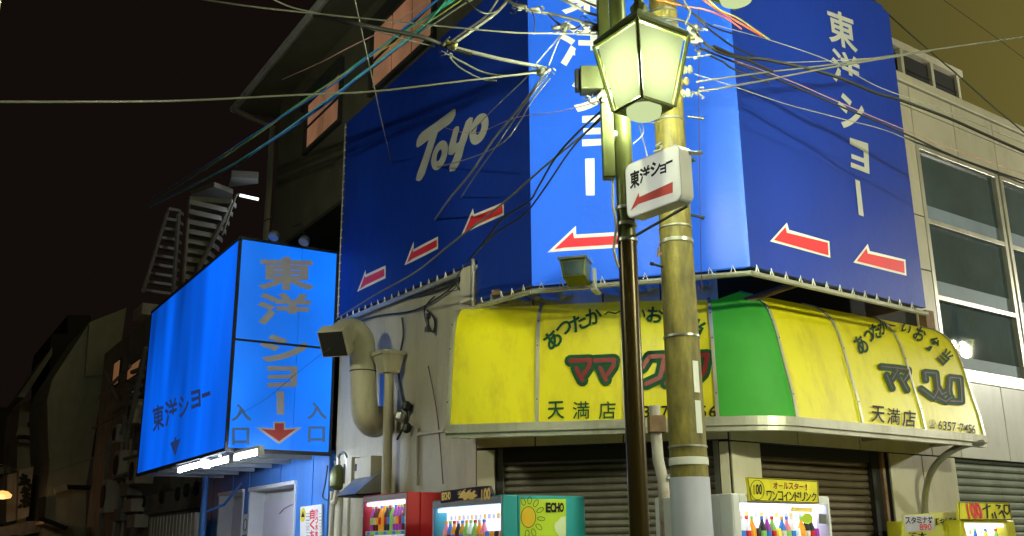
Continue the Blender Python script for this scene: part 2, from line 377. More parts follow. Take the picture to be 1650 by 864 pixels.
clad(PB, [(ju[k], ju[k+1], 2.62, zs) for k in range(4)], whitep, cb)
uj = PB.u(1611, 640); pw = .95
rects = [(ju[4], uj, zst, zs-.08)]+[(uj+pw*k, uj+pw*(k+1), zst, zs-.08) for k in range(5)]
clad(PB, rects, whitep, cb)
us = [PB.u(1459, 129), PB.u(1526.6, 150.5), PB.u(1591.6, 182)]; dx = us[2]-us[1]
cols = [(us[0]-dx, us[0]), (us[0], us[1]), (us[1], us[2])]+[(us[2]+dx*k, us[2]+dx*(k+1)) for k in range(4)]
zm = (zw+ztp)/2+.02
clad(PB, [(a, b, z0, z1) for a, b in cols for z0, z1 in ((zw+.02, zm), (zm, ztp-.10))], creamp, cb)
MB().pbox(PB, .1, uend, ztp-.09, ztp+.02, -.3, .04).build('parapet_cap', creamp, cb, bevel=.01)
zj = [zs, PB.px(1505, 440).z, PB.px(1492, 352).z, zw]
clad(PB, [(uw0-.42, uw0-.05, zj[k], zj[k+1]) for k in range(3)], creamp, cb)
# windows: bays with three rows
za, zb_ = PB.px(1500, 357).z, PB.px(1520, 481).z
bay = [(uw0, PB.u(1611, 330)), (PB.u(1618, 330), PB.u(1618, 330)+1.75), (PB.u(1618, 330)+1.83, PB.u(1618, 330)+3.58)]
for (a, b) in bay:
    fr = MB(); t_ = .035
    fr.pbox(PB, a-.03, a+t_, zs, zw, -.08, .012); fr.pbox(PB, b-t_, b+.03, zs, zw, -.08, .012)
    for z in (zs, za-.03, zb_-.03, zw-.05): fr.pbox(PB, a+t_, b-t_, z, z+.055, -.08, .010)
    f = fr.build('window', alu, cb, bevel=.004)
    for k, (z0, z1) in enumerate(((zs+.055, zb_-.03), (zb_+.025, za-.03), (za+.025, zw-.05))):
        MB().pbox(PB, a+t_, b-t_, z0, z1, -.05, -.04).build('pane', winm, f)
        if k < 3: MB().pbox(PB, a+t_, b-t_, z0, z0+(z1-z0)*(.22 if k else .20), -.0395, -.037).build('blind_film', film, f)
MB().pbox(PB, uw0-.05, uend, zs-.08, zs-.005, -.05, .03).build('window_sill', alu, cb)
shutter(PB, uL, uR, zst, -.10, .063, shutb, cb, 37)
MB().pbox(PB, uL, uR, zst-.1, zst, -.14, -.04).build('shutter_box', joint, cb)
shutter(PB, uT1, 8.15, z3, -.08, .075, shutg, cb, 31)
# body mass and roof
m = MB(); m.poly([PF.at(uF0, 0, -.3), PF.at(uC2, 0, -.3), PB.at(.1, 0, -.3), PB.at(uend, 0, -.3), PB.at(uend, 0, -7), PA.at(3, 0, -7), PA.at(3, 0, -.4), PA.at(0, 0, -.4)], ZZ*6.0)
m.build('core', greyd, cb)
# awning-level void above and jagged broken plaster at the far end of the billboard
b = MB(); b.pbox(PB, PB.u(1476, 500), PB.u(1489, 500), zj[0]+.25, 3.75, .0, .10); b.build('steel_bracket', rust2, cb)
# ================================================================== theatre building on the left street
th = thing('theatre_building', 'dark upper wall with orange lit windows and blue entrance below, beside cream side wall', 'building', PA.at(3.2, 0))
w = MB(); w.pbox(PA, -.6, 5.85, 5.62, 7.95, -3, aw_o+.0); w.build('upper_wall', olive, th)
MB().pbox(PA, 3.14, 9.0, 0, 5.6, -1.8, -1.4).build('recess_wall', dark, th)
MB().pbox(PA, -.6, 5.9, 5.57, 5.62, -3, aw_o+.02).build('soffit', joint, th)
r = MB(); r.pbox(PA, -.8, 6.4, 7.95, 8.02, -3.2, .42); r.build('eaves', olive, th)
MB().tube([PA.at(-.8, 8.0, .47), PA.at(6.5, 8.0, .47)], .06, 8).build('roof_gutter', greyd, th, smooth=True)
MB().tube([PA.at(6.4, 7.96, .47), PA.at(6.2, 7.8, .3), PA.at(5.93, 7.6, .02), PA.at(5.93, 4.9, .02)], .045, 8).build('downpipe', steel, th, smooth=True)
for (a, b_, zz0, zz1, k) in ((549, 497, 6.74, 7.42, 2), (700, 604, 6.72, 7.50, 3)):
    ua, ub = PA.u(a, 200 if a < 600 else 70, aw_o), PA.u(b_, 200 if a < 600 else 70, aw_o)
    fr = MB(); fr.pbox(PA, ua-.05, ub+.25, zz1, zz1+.22, aw_o, aw_o+.05); fr.pbox(PA, ua-.05, ub+.05, zz0-.05, zz0, aw_o, aw_o+.06)
    fr.pbox(PA, ua-.05, ua, zz0, zz1, aw_o, aw_o+.05); fr.pbox(PA, ub, ub+.05, zz0, zz1, aw_o, aw_o+.05)
    f = fr.build('window', joint, th); st = (ub-ua)/k
    MB().pbox(PA, ua, ub, (zz0+zz1)/2-.012, (zz0+zz1)/2+.012, aw_o+.02, aw_o+.04).build('mullion', joint, f)
    for j in range(k):
        MB().pbox(PA, ua+st*j+.022, ua+st*(j+1)-.022, zz0, zz1, aw_o+.005, aw_o+.02).build('pane', orangew, f)
for k in range(4): MB().pbox(PA, 3.2+k*.7, 3.25+k*.7, 5.0, 5.6, -.9, -.85).build('hanger', joint, th)
# blue entrance wall made of upright sheets
eo = -.12
pxs = [530, 505, 477.5, 453, 429, 404]; se = [PA.u(x, 760, eo) for x in pxs]
d2 = (PA.u(478, 800, eo), PA.u(405, 800, eo)); d1 = (PA.u(393, 820, eo), PA.u(355, 820, eo)); zdr = 2.26
ups = se+[d1[0], (d1[0]+d1[1])/2, d1[1], 8.2, 8.7]
for k in range(len(ups)-1):
    a, b_ = ups[k], ups[k+1]; mid = (a+b_)/2
    z0 = 0 if not (d2[0] < mid < d2[1] or d1[0] < mid < d1[1]) else zdr+.06
    MB().pbox(PA, a+.004, b_-.004, z0, 2.60, eo-.1, eo+(.008 if k % 2 else 0)).build('wall_sheet', bluep, th, bevel=.003)
MB().pbox(PA, 3.13, 8.75, 0, 2.62, eo-.4, eo-.11).build('backing_wall', greyd, th) if False else None
for (a, b_) in (d2, d1):
    fr = MB(); fr.pbox(PA, a-.02, a+.03, 0, zdr, eo-.25, eo+.03); fr.pbox(PA, b_-.03, b_+.02, 0, zdr, eo-.25, eo+.03); fr.pbox(PA, a-.02, b_+.02, zdr, zdr+.05, eo-.25, eo+.05)
    f = fr.build('door_frame', wpaint, th, bevel=.005)
    mid = (a+b_)/2
    MB().pbox(PA, a+.03, mid-.012, 0, zdr-.14, eo-.22, eo-.16).build('door_leaf', doorm, f)
    MB().pbox(PA, mid+.012, b_-.03, 0, zdr-.14, eo-.24, eo-.18).build('door_leaf', doorm, f)
    MB().pbox(PA, a+.03, b_-.03, zdr-.14, zdr, eo-.26, eo-.20).build('transom_panel', wpaint, f)
    if a == d1[0]: MB().pbox(PA, a+.03, b_-.03, 1.55, 1.60, eo-.16, eo-.12).build('push_rail', wpaint, f)
MB().tube([PA.at(d2[0]+.05, 2.02, eo+.03), PA.at(d2[0]+.25, 1.98, eo+.06), PA.at(d2[0]+.45, 1.92, eo+.05)], .008, 6).build('door_stay', steel, th)
ub = PA.u(330, 800, .3)
MB().tube([PA.at(ub, 0, .3), PA.at(ub, 2.5, .3)], .05, 10).build('support_pipe', bluep, th, smooth=True)
MB().tube([PA.at(ub-.02, 2.0, .3), PA.at(ub-.3, 2.1, .1), PA.at(ub-.4, 2.4, -.1)], .02, 8).build('branch_pipe', bluep, th, smooth=True)
# dim lower wall beyond, with round vents
w = MB(); w.pbox(PA, 8.75, 13.5, 0, 2.5, -.6, -.15); w.pbox(PA, 8.75, 13.5, 2.5, 5.0, -1.8, -1.2); w.build('far_wall', greyd, th)
MB().tube([PA.at(8.8, 2.15, -.12), PA.at(13, 2.15, -.12)], .03, 6).build('rail_pipe', greyd, th)
for x, y in ((318, 787), (302, 790), (288, 796), (262, 801), (233, 808)):
    p = PA.px(x, y, -.15); MB().lathe(p, [(.11, -.02), (.12, .03), (.09, .05), (.085, .0)], 14, PA.n).build('round_vent', joint, th)
g = MB(); a, b_ = PA.u(317, 820, .25), PA.u(241, 840, .25); g.pbox(PA, a, b_, 0, 2.02, .2, .25); 
for k in range(14): g.pbox(PA, a+(b_-a)*k/14+.02, a+(b_-a)*(k+.5)/14, 0, 2.02, .25, .262)
g.build('corrugated_hoarding', palew, th)
# ================================================================== billboard round the corner
bb = thing('wraparound_billboard', 'huge blue billboard wrapping the corner above the awning, with arrows and script lettering', 'billboard', (C1.x, C1.y, 3.5))
PFb = PF.off(.70); K2 = PFb.px(1209, 429); PBb = Plane(K2, 54.1); PAb = PA.off(0.0)
# corner A/F: intersect the two planes
den = PFb.d.dot(PAb.n); uk = (PAb.p-PFb.p).dot(PAb.n)/den; K1 = PFb.p+PFb.d*uk
zF = PFb.px(1209, 429).z; ZT = 6.56
u_k = (K1-PA.p).dot(PA.d)
def upz(x, y): p = PAb.px(x, y); return ((p-PA.p).dot(PA.d), p.z)
uL_, zL_ = upz(546, 512); um_, zm_ = upz(769, 421); um2, zl2 = upz(777, 482)
outl = [(u_k, zF), (um_+.0, zl2), (um_, zm_), (uL_, zL_), (uL_, ZT), (u_k, ZT)]
MB().poly([PA.at(a, z, 0) for a, z in outl], -PA.n*.045).build('side_panel', blued, bb)
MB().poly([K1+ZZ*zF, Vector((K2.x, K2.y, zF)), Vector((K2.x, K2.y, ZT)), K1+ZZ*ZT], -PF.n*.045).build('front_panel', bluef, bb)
uBe = (PBb.px(1491, 489)-PBb.p).dot(PBb.d)
MB().poly([PBb.at(0, zF), PBb.at(uBe, zF-.02), PBb.at(uBe, ZT-.05), PBb.at(uBe-.08, ZT-.05), PBb.at(uBe-.1, ZT), PBb.at(0, ZT)], -PBb.n*.045).build('street_panel', blued, bb)
# return edges closing the box behind
fr = MB(); fr.poly([PBb.at(uBe, zF, -.05), PBb.at(uBe, ZT-.05, -.05), PBb.at(uBe, ZT-.05, -.6), PBb.at(uBe, zF, -.6)], -PBb.d*.03)
fr.build('return_panel', rust2, bb)
# pipe rail and lacing along the lower edges
def rail(p, q, r=.022):
    MB().tube([p, q], r, 8).build('rail_pipe', alu, bb, smooth=True)
dn = ZZ*-.055
rails = [(K1+ZZ*zF+dn, K2*1+dn), (PBb.at(0, zF)+dn, PBb.at(uBe, zF-.02)+dn), (PA.at(um_, zl2)+dn, PA.at(u_k, zF)+dn), (PA.at(uL_, zL_)+dn, PA.at(um_, zm_)+dn)]
rails[0] = (K1+ZZ*zF+dn, Vector((K2.x, K2.y, zF))+dn)
for p, q in rails:
    rail(p, q); n_ = int((q-p).length/.17); t = (q-p).normalized()
    for k in range(n_):
        c = p+t*(.08+.17*k); 
        MB().tube([c-t*.025-ZZ*.01, c+t*(random.uniform(-.01, .01))+ZZ*.075, c+t*.03-ZZ*.01], .006, 4).build('lacing_tie', white, bb)
for x, y0, y1 in ((546, 210, 505),):
    a = PA.at(uL_+.02, ZT, .005); b_ = PA.at(uL_+.02, zL_, .005); MB().tube([a, b_], .010, 6).build('edge_rope', alu, bb)
    for k in range(24): c = b_+(a-b_)*((k+.5)/24); MB().tube([c-PA.d*.03, c+PA.d*.02], .008, 4).build('lacing_tie', white, bb)
MB().tube([PA.at(um_+.02, zl2-.05, .03), PA.at(um_+.02, zm_+.02, .03)], .018, 6).build('edge_pipe', alu, bb)
MB().pbox(PA, um_+.05, um_+.24, zl2+.02, zm_-.03, aw_o, .04).build('edge_box', creamp, bb)
# lettering, side panel: script word and three arrows
def zt_(pts, s=6.171, o=(660, 165)): return [(x/s+o[0], y/s+o[1]) for x, y in pts]
tw = Print(on(PAb), .004); tb = Print(on(PAb), .002)
T = zt_([(65, 440), (72, 380), (95, 330), (125, 295), (280, 185), (440, 65), (460, 75), (455, 125), (430, 180), (400, 215), (340, 255), (280, 300), (240, 430), (190, 590), (150, 715), (120, 765), (95, 785), (62, 775), (75, 710), (130, 560), (192, 370), (140, 410), (82, 450)])
def ell(cx, cy, a, b, ang, n=22): 
    w_ = math.radians(ang); return [(cx+math.cos(t)*a*math.cos(w_)-math.sin(t)*b*math.sin(w_), cy+math.cos(t)*a*math.sin(w_)+math.sin(t)*b*math.cos(w_)) for t in [2*math.pi*k/n for k in range(n)]]
Y = zt_([(385, 520), (388, 440), (415, 350), (440, 260), (465, 238), (490, 240), (492, 270), (470, 350), (462, 410), (490, 395), (530, 280), (560, 190), (600, 148), (630, 150), (625, 200), (590, 310), (545, 440), (520, 540), (490, 620), (450, 680), (400, 690), (392, 650), (430, 570), (460, 490), (425, 525)])
tw.poly(T); tw.poly(Y)
tw.ring(zt_(ell(298, 527, 155, 72, -72)), zt_(ell(293, 527, 62, 20, -74)))
tw.ring(zt_(ell(690, 265, 165, 82, -70)), zt_(ell(688, 265, 62, 22, -72)))
tw.build('script_lettering', silver, bb, 'silver script lettering')
def oo(pts, s, o): return [(x/s+o[0], y/s+o[1]) for x, y in pts]
for out_, inn in (
    ([(487, 527), (533, 422), (538, 445), (652, 398), (652, 448), (540, 498)], [(498, 518), (530, 445), (533, 457), (647, 410), (647, 440), (538, 490)]),
    ([(268, 642), (303, 552), (304, 580), (398, 531), (398, 578), (300, 628)], [(278, 633), (300, 575), (300, 592), (393, 543), (393, 570), (298, 618)]),
    ([(85, 745), (118, 660), (118, 678), (195, 643), (195, 692), (120, 728)], [(95, 735), (115, 680), (116, 690), (190, 655), (190, 684), (118, 718)])):
    arrow_set(PAb, 0, oo(out_, 2.4, (540, 160)), oo(inn, 2.4, (540, 160)), bb)
# front panel lettering (upright) and arrow
PFm = PFb
fl = Print(on(PFm), .005)
fl.char('東', [(908, -34), (984, -34), (984, 22), (908, 22)], .022); fl.char('洋', [(904, 34), (985, 38), (985, 106), (904, 106)], .022)
fl.char('シ', [(925, 114), (990, 114), (990, 178), (925, 178)], .03)
fl.poly([(938, 187), (991, 184), (991, 233), (938, 236), (938, 225), (980, 223), (980, 216), (940, 217), (940, 207), (980, 205), (980, 196), (938, 198)])
fl.poly([(943, 256), (958, 255), (958, 315), (944, 315)])
fl.build('front_lettering', whitef, bb)
arrow_set(PFm, 0, [(882, 407), (928, 364), (928, 378), (1013, 373), (1013, 398), (905, 405)], [(893, 402), (923, 374), (925, 384), (1009, 379), (1009, 393), (910, 399)], bb, redf, whitef)
bl = Print(on(PBb), .005)
bl.char('東', [(1332, 13), (1374, 28), (1381, 85), (1338, 66)], .022); bl.char('洋', [(1340, 76), (1384, 96), (1388, 146), (1343, 130)], .022)
bl.char('シ', [(1349, 150), (1390, 160), (1392, 206), (1356, 204)], .03)
bl.poly(oo([(327, 383), (378, 400), (382, 485), (330, 465), (330, 452), (368, 466), (367, 454), (332, 441), (331, 428), (366, 441), (365, 421), (327, 401)], 1.7277, (1180, 0)))
bl.poly(oo([(342, 499), (355, 505), (366, 603), (352, 598)], 1.7277, (1180, 0)))
bl.build('street_lettering', silver, bb)
z7 = lambda p: oo(p, 1.7277, (1180, 0))
arrow_set(PBb, 0, z7([(105, 672), (152, 620), (158, 640), (270, 672), (273, 718)]), z7([(116, 668), (148, 632), (152, 648), (266, 676), (268, 711)]), bb)
arrow_set(PBb, 0, z7([(337, 731), (377, 679), (383, 699), (482, 723), (485, 768)]), z7([(347, 727), (374, 692), (377, 706), (478, 728), (480, 761)]), bb)
# crumpled plastic sheets on the ledge
for k, (a, b_) in enumerate(((.45, 1.0), (1.25, 1.75), (2.05, 2.2), (.22, .44))):
    g = MB(); n_ = 14; zb0 = 3.57
    P0 = []
    for i in range(n_+1):
        for j in range(5):
            uu = a+(b_-a)*i/n_; P0.append(PF.at(uu, zb0+.035*j+random.uniform(-.015, .015)+(.02 if j == 4 else 0)*math.sin(i*1.7), .10+.05*math.sin(j*1.3+i)+random.uniform(-.02, .02)-.02*j))
    g.v = P0; g.f = [(i*5+j, (i+1)*5+j, (i+1)*5+j+1, i*5+j+1) for i in range(n_) for j in range(4)]
    o = g.build('crumpled_sheet', wpaint, None, smooth=True); 
    tag(o, ['crumpled pale plastic sheet on awning top under the flood lamp', 'crumpled pale plastic sheet on awning top between the two poles', 'small pale plastic scrap on awning top right of the concrete pole', 'pale plastic scrap at the left end of the awning top'][k], 'plastic sheet', 'plastic sheets on the awning')
MB().tube([PB.at(.15, 3.45, .15), PB.at(.55, 3.62, .5)], .03, 8).build('brace_pipe', rust2, bb, smooth=True)
MB().tube([PF.at(.35, 3.60, .35), PF.at(2.2, 3.60, .35)], .03, 6).build('support_beam', rust2, bb)
# flood lamp on its bracket
fx = thing('flood_lamp', 'square grey flood lamp on a bracket under the front billboard panel', 'flood lamp', PF.px(938, 470, .75))
Pq = PF.off(.78); a0, a1 = Pq.u(911, 428), Pq.u(953, 428)
t0, t1 = Pq.px(932, 427).z, Pq.px(932, 462).z
g = MB(); g.hexa([Pq.at(a0+.02, t1, .0), Pq.at(a1-.01, t1, .0), Pq.at(a1-.01, t1+.03, .2), Pq.at(a0+.02, t1+.03, .2)], [Pq.at(a0, t0, .0), Pq.at(a1, t0, .0), Pq.at(a1, t0-.0, .2), Pq.at(a0, t0, .2)])
g.build('housing', lgreen, fx, bevel=.008)
MB().pbox(Pq, a0-.012, a1+.012, t0-.004, t0+.016, -.01, .215).build('rim', steel, fx)
MB().hexa([Pq.at(a0+.04, t1+.05, .195), Pq.at(a1-.03, t1+.05, .195), Pq.at(a1-.03, t1+.05, .206), Pq.at(a0+.04, t1+.05, .206)], [Pq.at(a0+.03, t0-.03, .203), Pq.at(a1-.02, t0-.03, .203), Pq.at(a1-.02, t0-.03, .214), Pq.at(a0+.03, t0-.03, .214)]).build('glass', winm, fx)
g = MB(); g.pbox(Pq, a1+.018, a1+.04, t1-.03, t0-.05, .0, .05); g.pbox(Pq, a1-.0, a1+.045, t1-.05, t1-.028, -.12, .05); g.build('bracket', alu, fx)
# ================================================================== yellow awning sign
aw = thing('curved_awning_sign', 'curved yellow awning sign with a green corner panel above the roller shutters', 'awning sign', (C1.x, C1.y, 2.4))
ZA = 2.42
A0, A1, A2, A3 = atz(718, 692, ZA), atz(1160, 679, ZA), atz(1282, 679.5, ZA), atz(1587, 708, ZA)
dF = (A1-A0).normalized(); dB = (A3-A2).normalized()
tt = ((A2-A1).cross(dB)).z/(dF.cross(dB)).z; KI = A1+dF*tt
nF_, nB_ = Vector((dF.y, -dF.x, 0)), Vector((dB.y, -dB.x, 0))
def st(u):      # stations along the front edge: (position, outward normal, inward depth)
    lF = (A1-A0).length; lB = (A3-A2).length
    if u <= lF: return A0+dF*u, nF_, .52
    if u <= lF+1: 
        t = u-lF; p = A1*(1-t)**2+KI*2*t*(1-t)+A2*t*t; n = (nF_*(1-t)+nB_*t).normalized(); return p, n, .52+.1*t
    return A2+dB*(u-lF-1), nB_, .62
lF = (A1-A0).length; lB = (A3-A2).length
PROF = [(0, .03), (.02, .22), (.07, .50), (.10, .69), (.13, .83), (.17, .95), (.23, 1.04), (.31, 1.11), (.41, 1.16), (.52, 1.18)]
PROFZ = [.03, .22, .50, .68, .80, .90, .98, 1.05, 1.10, 1.12]
def aw_pt(u, k, lift=0, dz=0):
    p, n, D = st(u); i, z = PROF[k]; i = i*D/.52; w_ = min(1, max(0, u-lF)); z = z*w_+PROFZ[k]*(1-w_)
    a = PROF[max(k-1, 0)]; b_ = PROF[min(k+1, len(PROF)-1)]; tx, tz = -(b_[0]-a[0]), b_[1]-a[1]; l = math.hypot(tx, tz)
    return Vector((p.x, p.y, ZA+z)) - n*i + (n*(tz/l) - ZZ*(tx/l))*lift
def uf(x): return (PF.off(.0).px(x, 690, 0)*0 + atz(x, 690-(x-718)*.03, ZA)-A0).dot(dF)
def ubx(x): return lF+1+(atz(x, 679.5+(x-1282)*.0935, ZA)-A2).dot(dB)
cast_all = MB()
def panel(u0, u1, m, seg=1, sag=0):
    g = MB(); K = len(PROF)
    us_ = [u0+(u1-u0)*j/seg for j in range(seg+1)]
    for uu in us_:
        for k in range(K): g.v.append(aw_pt(uu, k, sag))
    for j in range(seg):
        for k in range(K-1): g.f.append((j*K+k, (j+1)*K+k, (j+1)*K+k+1, j*K+k+1))
    i = len(cast_all.v); cast_all.v += g.v; cast_all.f += [tuple(i+q for q in f) for f in g.f]
    # thickness
    n = len(g.v); us2 = []
    for uu in us_:
        for k in range(K): g.v.append(aw_pt(uu, k, sag-.012))
    g.f += [tuple(n+q for q in reversed(f)) for f in list(g.f)]
    for k in range(K-1): g.f.append((k, k+1, n+k+1, n+k)); b0 = seg*K; g.f.append((b0+k, b0+k+1, n+b0+k+1, n+b0+k))
    for j in range(seg): g.f.append((j*K, (j+1)*K, n+(j+1)*K, n+j*K))
    g.build('sign_panel', m, aw, smooth=True)
def rib(u, w=.028, lift=.014):
    g = MB(); K = len(PROF)
    for k in range(K): 
        for du, lf in ((-w/2, -.012), (-w/2, lift), (w/2, lift), (w/2, -.012)):
            g.v.append(aw_pt(max(0.0, u+du) if u > .05 else u+du+w/2, k, lf))
    for k in range(K-1):
        for j in range(4): g.f.append((k*4+j, k*4+(j+1) % 4, (k+1)*4+(j+1) % 4, (k+1)*4+j))
    g.f += [(0, 1, 2, 3), (K*4-4, K*4-3, K*4-2, K*4-1)]
    g.build('frame_rib', alu, aw, smooth=True)
    for k in range(1, 8, 2):
        c = aw_pt(u, k, lift+.001); nn_ = (aw_pt(u, k, .05)-aw_pt(u, k, 0)).normalized()
        MB().lathe(c, [(.006, 0), (.006, .004)], 6, nn_).build('rivet', blackm, aw)
uf_ = [0.012, uf(863), uf(1007), lF-.015]
ub_ = [lF+1.015, ubx(1390), ubx(1491), lF+1+lB-.012]
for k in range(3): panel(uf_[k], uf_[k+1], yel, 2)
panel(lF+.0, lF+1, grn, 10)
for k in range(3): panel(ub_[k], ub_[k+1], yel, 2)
for u in uf_: rib(u)
for u in ub_: rib(u)
def strip(name, m, ks, seglist, i0, i1, z0, z1):
    g = MB()
    for u in seglist:
        p, n, D = st(u)
        for (i, z) in ((i0, z0), (i0, z1), (i1, z1), (i1, z0)): g.v.append(Vector((p.x, p.y, z))-n*i)
    for j in range(len(seglist)-1):
        for q in range(4): g.f.append((j*4+q, j*4+(q+1) % 4, (j+1)*4+(q+1) % 4, (j+1)*4+q))
    L = len(g.v); g.f += [(0, 1, 2, 3), (L-4, L-3, L-2, L-1)]
    g.build(name, m, aw)
segs = [0, lF]+[lF+k/8 for k in range(1, 9)]+[lF+1+lB]
strip('bottom_rail', alu, 0, segs, -.03, .06, ZA-.035, ZA+.035)
strip('bottom_lip', alu, 0, segs, -.012, .05, ZA-.075, ZA-.035)
strip('soffit_channel', joint, 0, segs, .06, .09, ZA-.06, ZA+.03)
for u in (0.0, lF+1+lB):      # end caps
    g = MB(); pts = [aw_pt(u, k, -.012) for k in range(len(PROF))]; p, n, D = st(u); base = p-n*D; pts.append(Vector((base.x, base.y, ZA)))
    g.poly(pts, (dF if u == 0 else -dB)*.01); g.build('end_cap', alu, aw)
for u in (.08, 1.1, lF+1+1.5, lF+1+lB-.1):
    p, n, D = st(u); MB().tube([p-n*.05+ZZ*-.02, p-n*(D-.02)+ZZ*-.02], .018, 6).build('support_arm', steel, aw)
bvh = BVHTree.FromPolygons([tuple(v) for v in cast_all.v], cast_all.f)
def on_aw(x, y, l):
    d = ray(x, y).normalized(); h = bvh.ray_cast(EYEP, d)
    if h[0] is None: return EYEP+d*9
    n = h[1] if h[1].dot(d) < 0 else -h[1]
    return h[0]+n*(l)-d*0
dp = Print(on_aw, .010, sub=3)
for ch, cx, cy, w_, h_, an in (('あ', 891, 548, 26, 26, -38), ('つ', 909.5, 530, 24, 18, -35), ('た', 933, 521, 25, 24, -24), ('か', 957, 511, 24, 24, -16), ('い', 1031, 507, 17, 14, 4), ('お', 1055.5, 509, 25, 23, 8), ('弁', 1088, 517, 25, 25, 14), ('当', 1121, 527, 25, 25, 26)):
    dp.char(ch, rq(cx, cy, w_, h_, an), .028)
dp.stroke([(975, 508), (980, 504), (986, 505), (992, 507), (999, 503)], 2.2)
for ch, q in zip('天満店', ((883, 909), (923, 950), (965, 992))): dp.char(ch, [(q[0], 648), (q[1], 647), (q[1], 675), (q[0], 676)], .014 if ch == '天' else .005)
dp.build('lettering', dgreen, aw)
dp = Print(on_aw, .010, sub=2)
for ch, x in zip('6357-7456', (1016, 1036, 1051, 1066, 1081, 1096, 1111, 1127, 1143)):
    if ch == '-': dp.poly([(x+1, 663), (x+9, 663), (x+9, 665), (x+1, 665)])
    else: dp.char(ch, [(x, 655), (x+11, 654.5), (x+11, 673), (x, 673.5)], .012)
dp.build('phone_number', black, aw)
z5 = lambda p: oo(p, 5.893, (900, 560))
kat = [[(115, 132), (300, 125), (292, 185), (235, 268)], [(172, 205), (228, 318)], [(345, 130), (530, 122), (522, 180), (465, 262)], [(398, 200), (452, 312)],
       [(865, 92), (795, 200)], [(865, 92), (1010, 86), (965, 290), (830, 352)], [(1010, 200), (1035, 240)], [(1065, 180), (1085, 230)], [(1130, 190), (1090, 300), (1020, 345)],
       [(1225, 92), (1160, 210)], [(1225, 88), (1415, 76), (1380, 250), (1290, 340), (1190, 370)]]
dp = Print(on_aw, .010, sub=3); [dp.stroke(z5(p), 19.5) for p in kat]; dp.build('brand_outline', dgreen, aw)
dp = Print(on_aw, .014, sub=3); [dp.stroke(z5(p), 7) for p in kat]; dp.build('brand_lettering', mred, aw)
dp = Print(on_aw, .012, sub=3)
for ch, cx, cy, w_, h_, an in (('あ', 1386, 556, 17, 29, -30), ('つ', 1398.5, 543, 13, 18, -34), ('た', 1409, 535, 15, 23, -12), ('か', 1421, 529, 14, 22, -6), ('い', 1459.5, 531, 14, 14, 36), ('お', 1481, 540, 17, 21, 30), ('弁', 1502, 556, 17, 24, 38), ('当', 1521, 576, 16, 24, 45)):
    dp.char(ch, rq(cx, cy, w_, h_, an), .028)
dp.stroke([(1431, 525), (1441, 527)], 2)
dp.build('lettering', dgreenw, aw)
dp = Print(on_aw, .012, sub=3)
for ch, cx, cy in (('天', 1413, 668), ('満', 1438, 671.5), ('店', 1463, 675)): dp.char(ch, rq(cx, cy, 21, 26, 6, .08), .016 if ch != '満' else .006)
for ch, x in zip('6357-7456', (1513, 1520.5, 1528, 1535.5, 1542.5, 1548, 1555, 1561, 1567)):
    y = 685.5+(x-1513)*.13
    if ch == '-': dp.poly([(x-2, y), (x+3, y+.6), (x+3, y+2), (x-2, y+1.4)])
    else: dp.char(ch, rq(x, y, 5.8, 14, 6, .08), .01)
dp.char('☎', rq(1500.5, 684, 11, 14, 6, .08))
dp.build('shop_name_and_number', black, aw)
z6 = lambda p: oo(p, 4.32, (1360, 500))
kb = [[(250, 395), (360, 405), (362, 425), (325, 485)], [(288, 455), (328, 548)], [(362, 405), (440, 418), (440, 445), (408, 495)], [(385, 470), (432, 560)],
      [(562, 490), (555, 435), (632, 442), (645, 560), (615, 615), (530, 550)], [(650, 545), (672, 590), (700, 575)], [(640, 610), (700, 640), (740, 610)], [(722, 560), (728, 470), (800, 478), (812, 640), (730, 635)], [(728, 590), (722, 560)]]
dp = Print(on_aw, .012, sub=3); [dp.stroke(z6(p), 11.5) for p in kb]; dp.build('brand_lettering', dgreenw, aw)
dp = Print(on_aw, .016, sub=3); [dp.stroke(z6(p), 1.6) for p in kb]; dp.build('brand_inlay', mat('faded_pink_print', (.10, .045, .035), .5, var=.5, scale=16), aw)
# curved support at the far end
arc = thing('curved_bracket', 'grey curved tube bracket under the far right end of the awning', 'bracket', PB.px(1488, 830, .05))
pts = [PB.px(1583, 713, .55), PB.px(1560, 716, .5), PB.px(1538, 724, .42), PB.px(1516, 740, .32), PB.px(1500, 762, .22), PB.px(1492, 790, .14), PB.px(1489, 832, .06), PB.px(1488, 864, .05)]
MB().tube(smoothpts(pts, 4), .030, 8).build('tube', steel, arc, smooth=True)
# ================================================================== entrance light box
bx = thing('entrance_light_box', 'large glowing blue light box sign over the theatre entrance at the left', 'light box', PA.at(3.135, 2.54))
U0, U1, DD, Z0, Z1 = 3.135, 7.45, 1.197, 2.54, 4.89
PS = Plane(PA.at(U0, 0), 57.8); PL = PA.off(DD)
g = MB(); g.pbox(PA, U0+.02, U1-.02, Z0+.02, Z1-.02, .02, DD-.02); g.build('casing', boxl if False else steel, bx)
zsp = PS.px(440, 553).z; e_ = [-DD, PS.u(483, 480), 0.0]
for a, b_ in ((0, 1), (1, 2)):
    for z0, z1 in ((Z0, zsp), (zsp, Z1)):
        MB().poly([PS.at(e_[a]+.004, z0+.004), PS.at(e_[b_]-.004, z0+.004), PS.at(e_[b_]-.004, z1-.004), PS.at(e_[a]+.004, z1-.004)], -PS.n*.012).build('face_panel', boxf, bx)
su = [U0]+[PL.u(x, 600) for x in (347, 322, 296, 270, 247)]+[U1]
for k in range(len(su)-1):
    a, b_ = su[k], su[k+1]; MB().poly([PL.at(a+.002, Z0+.004), PL.at(b_-.002, Z0+.004), PL.at(b_-.002, Z1-.004), PL.at(a+.002, Z1-.004)], -PL.n*.012).build('side_face_panel', boxl, bx)
g = MB()
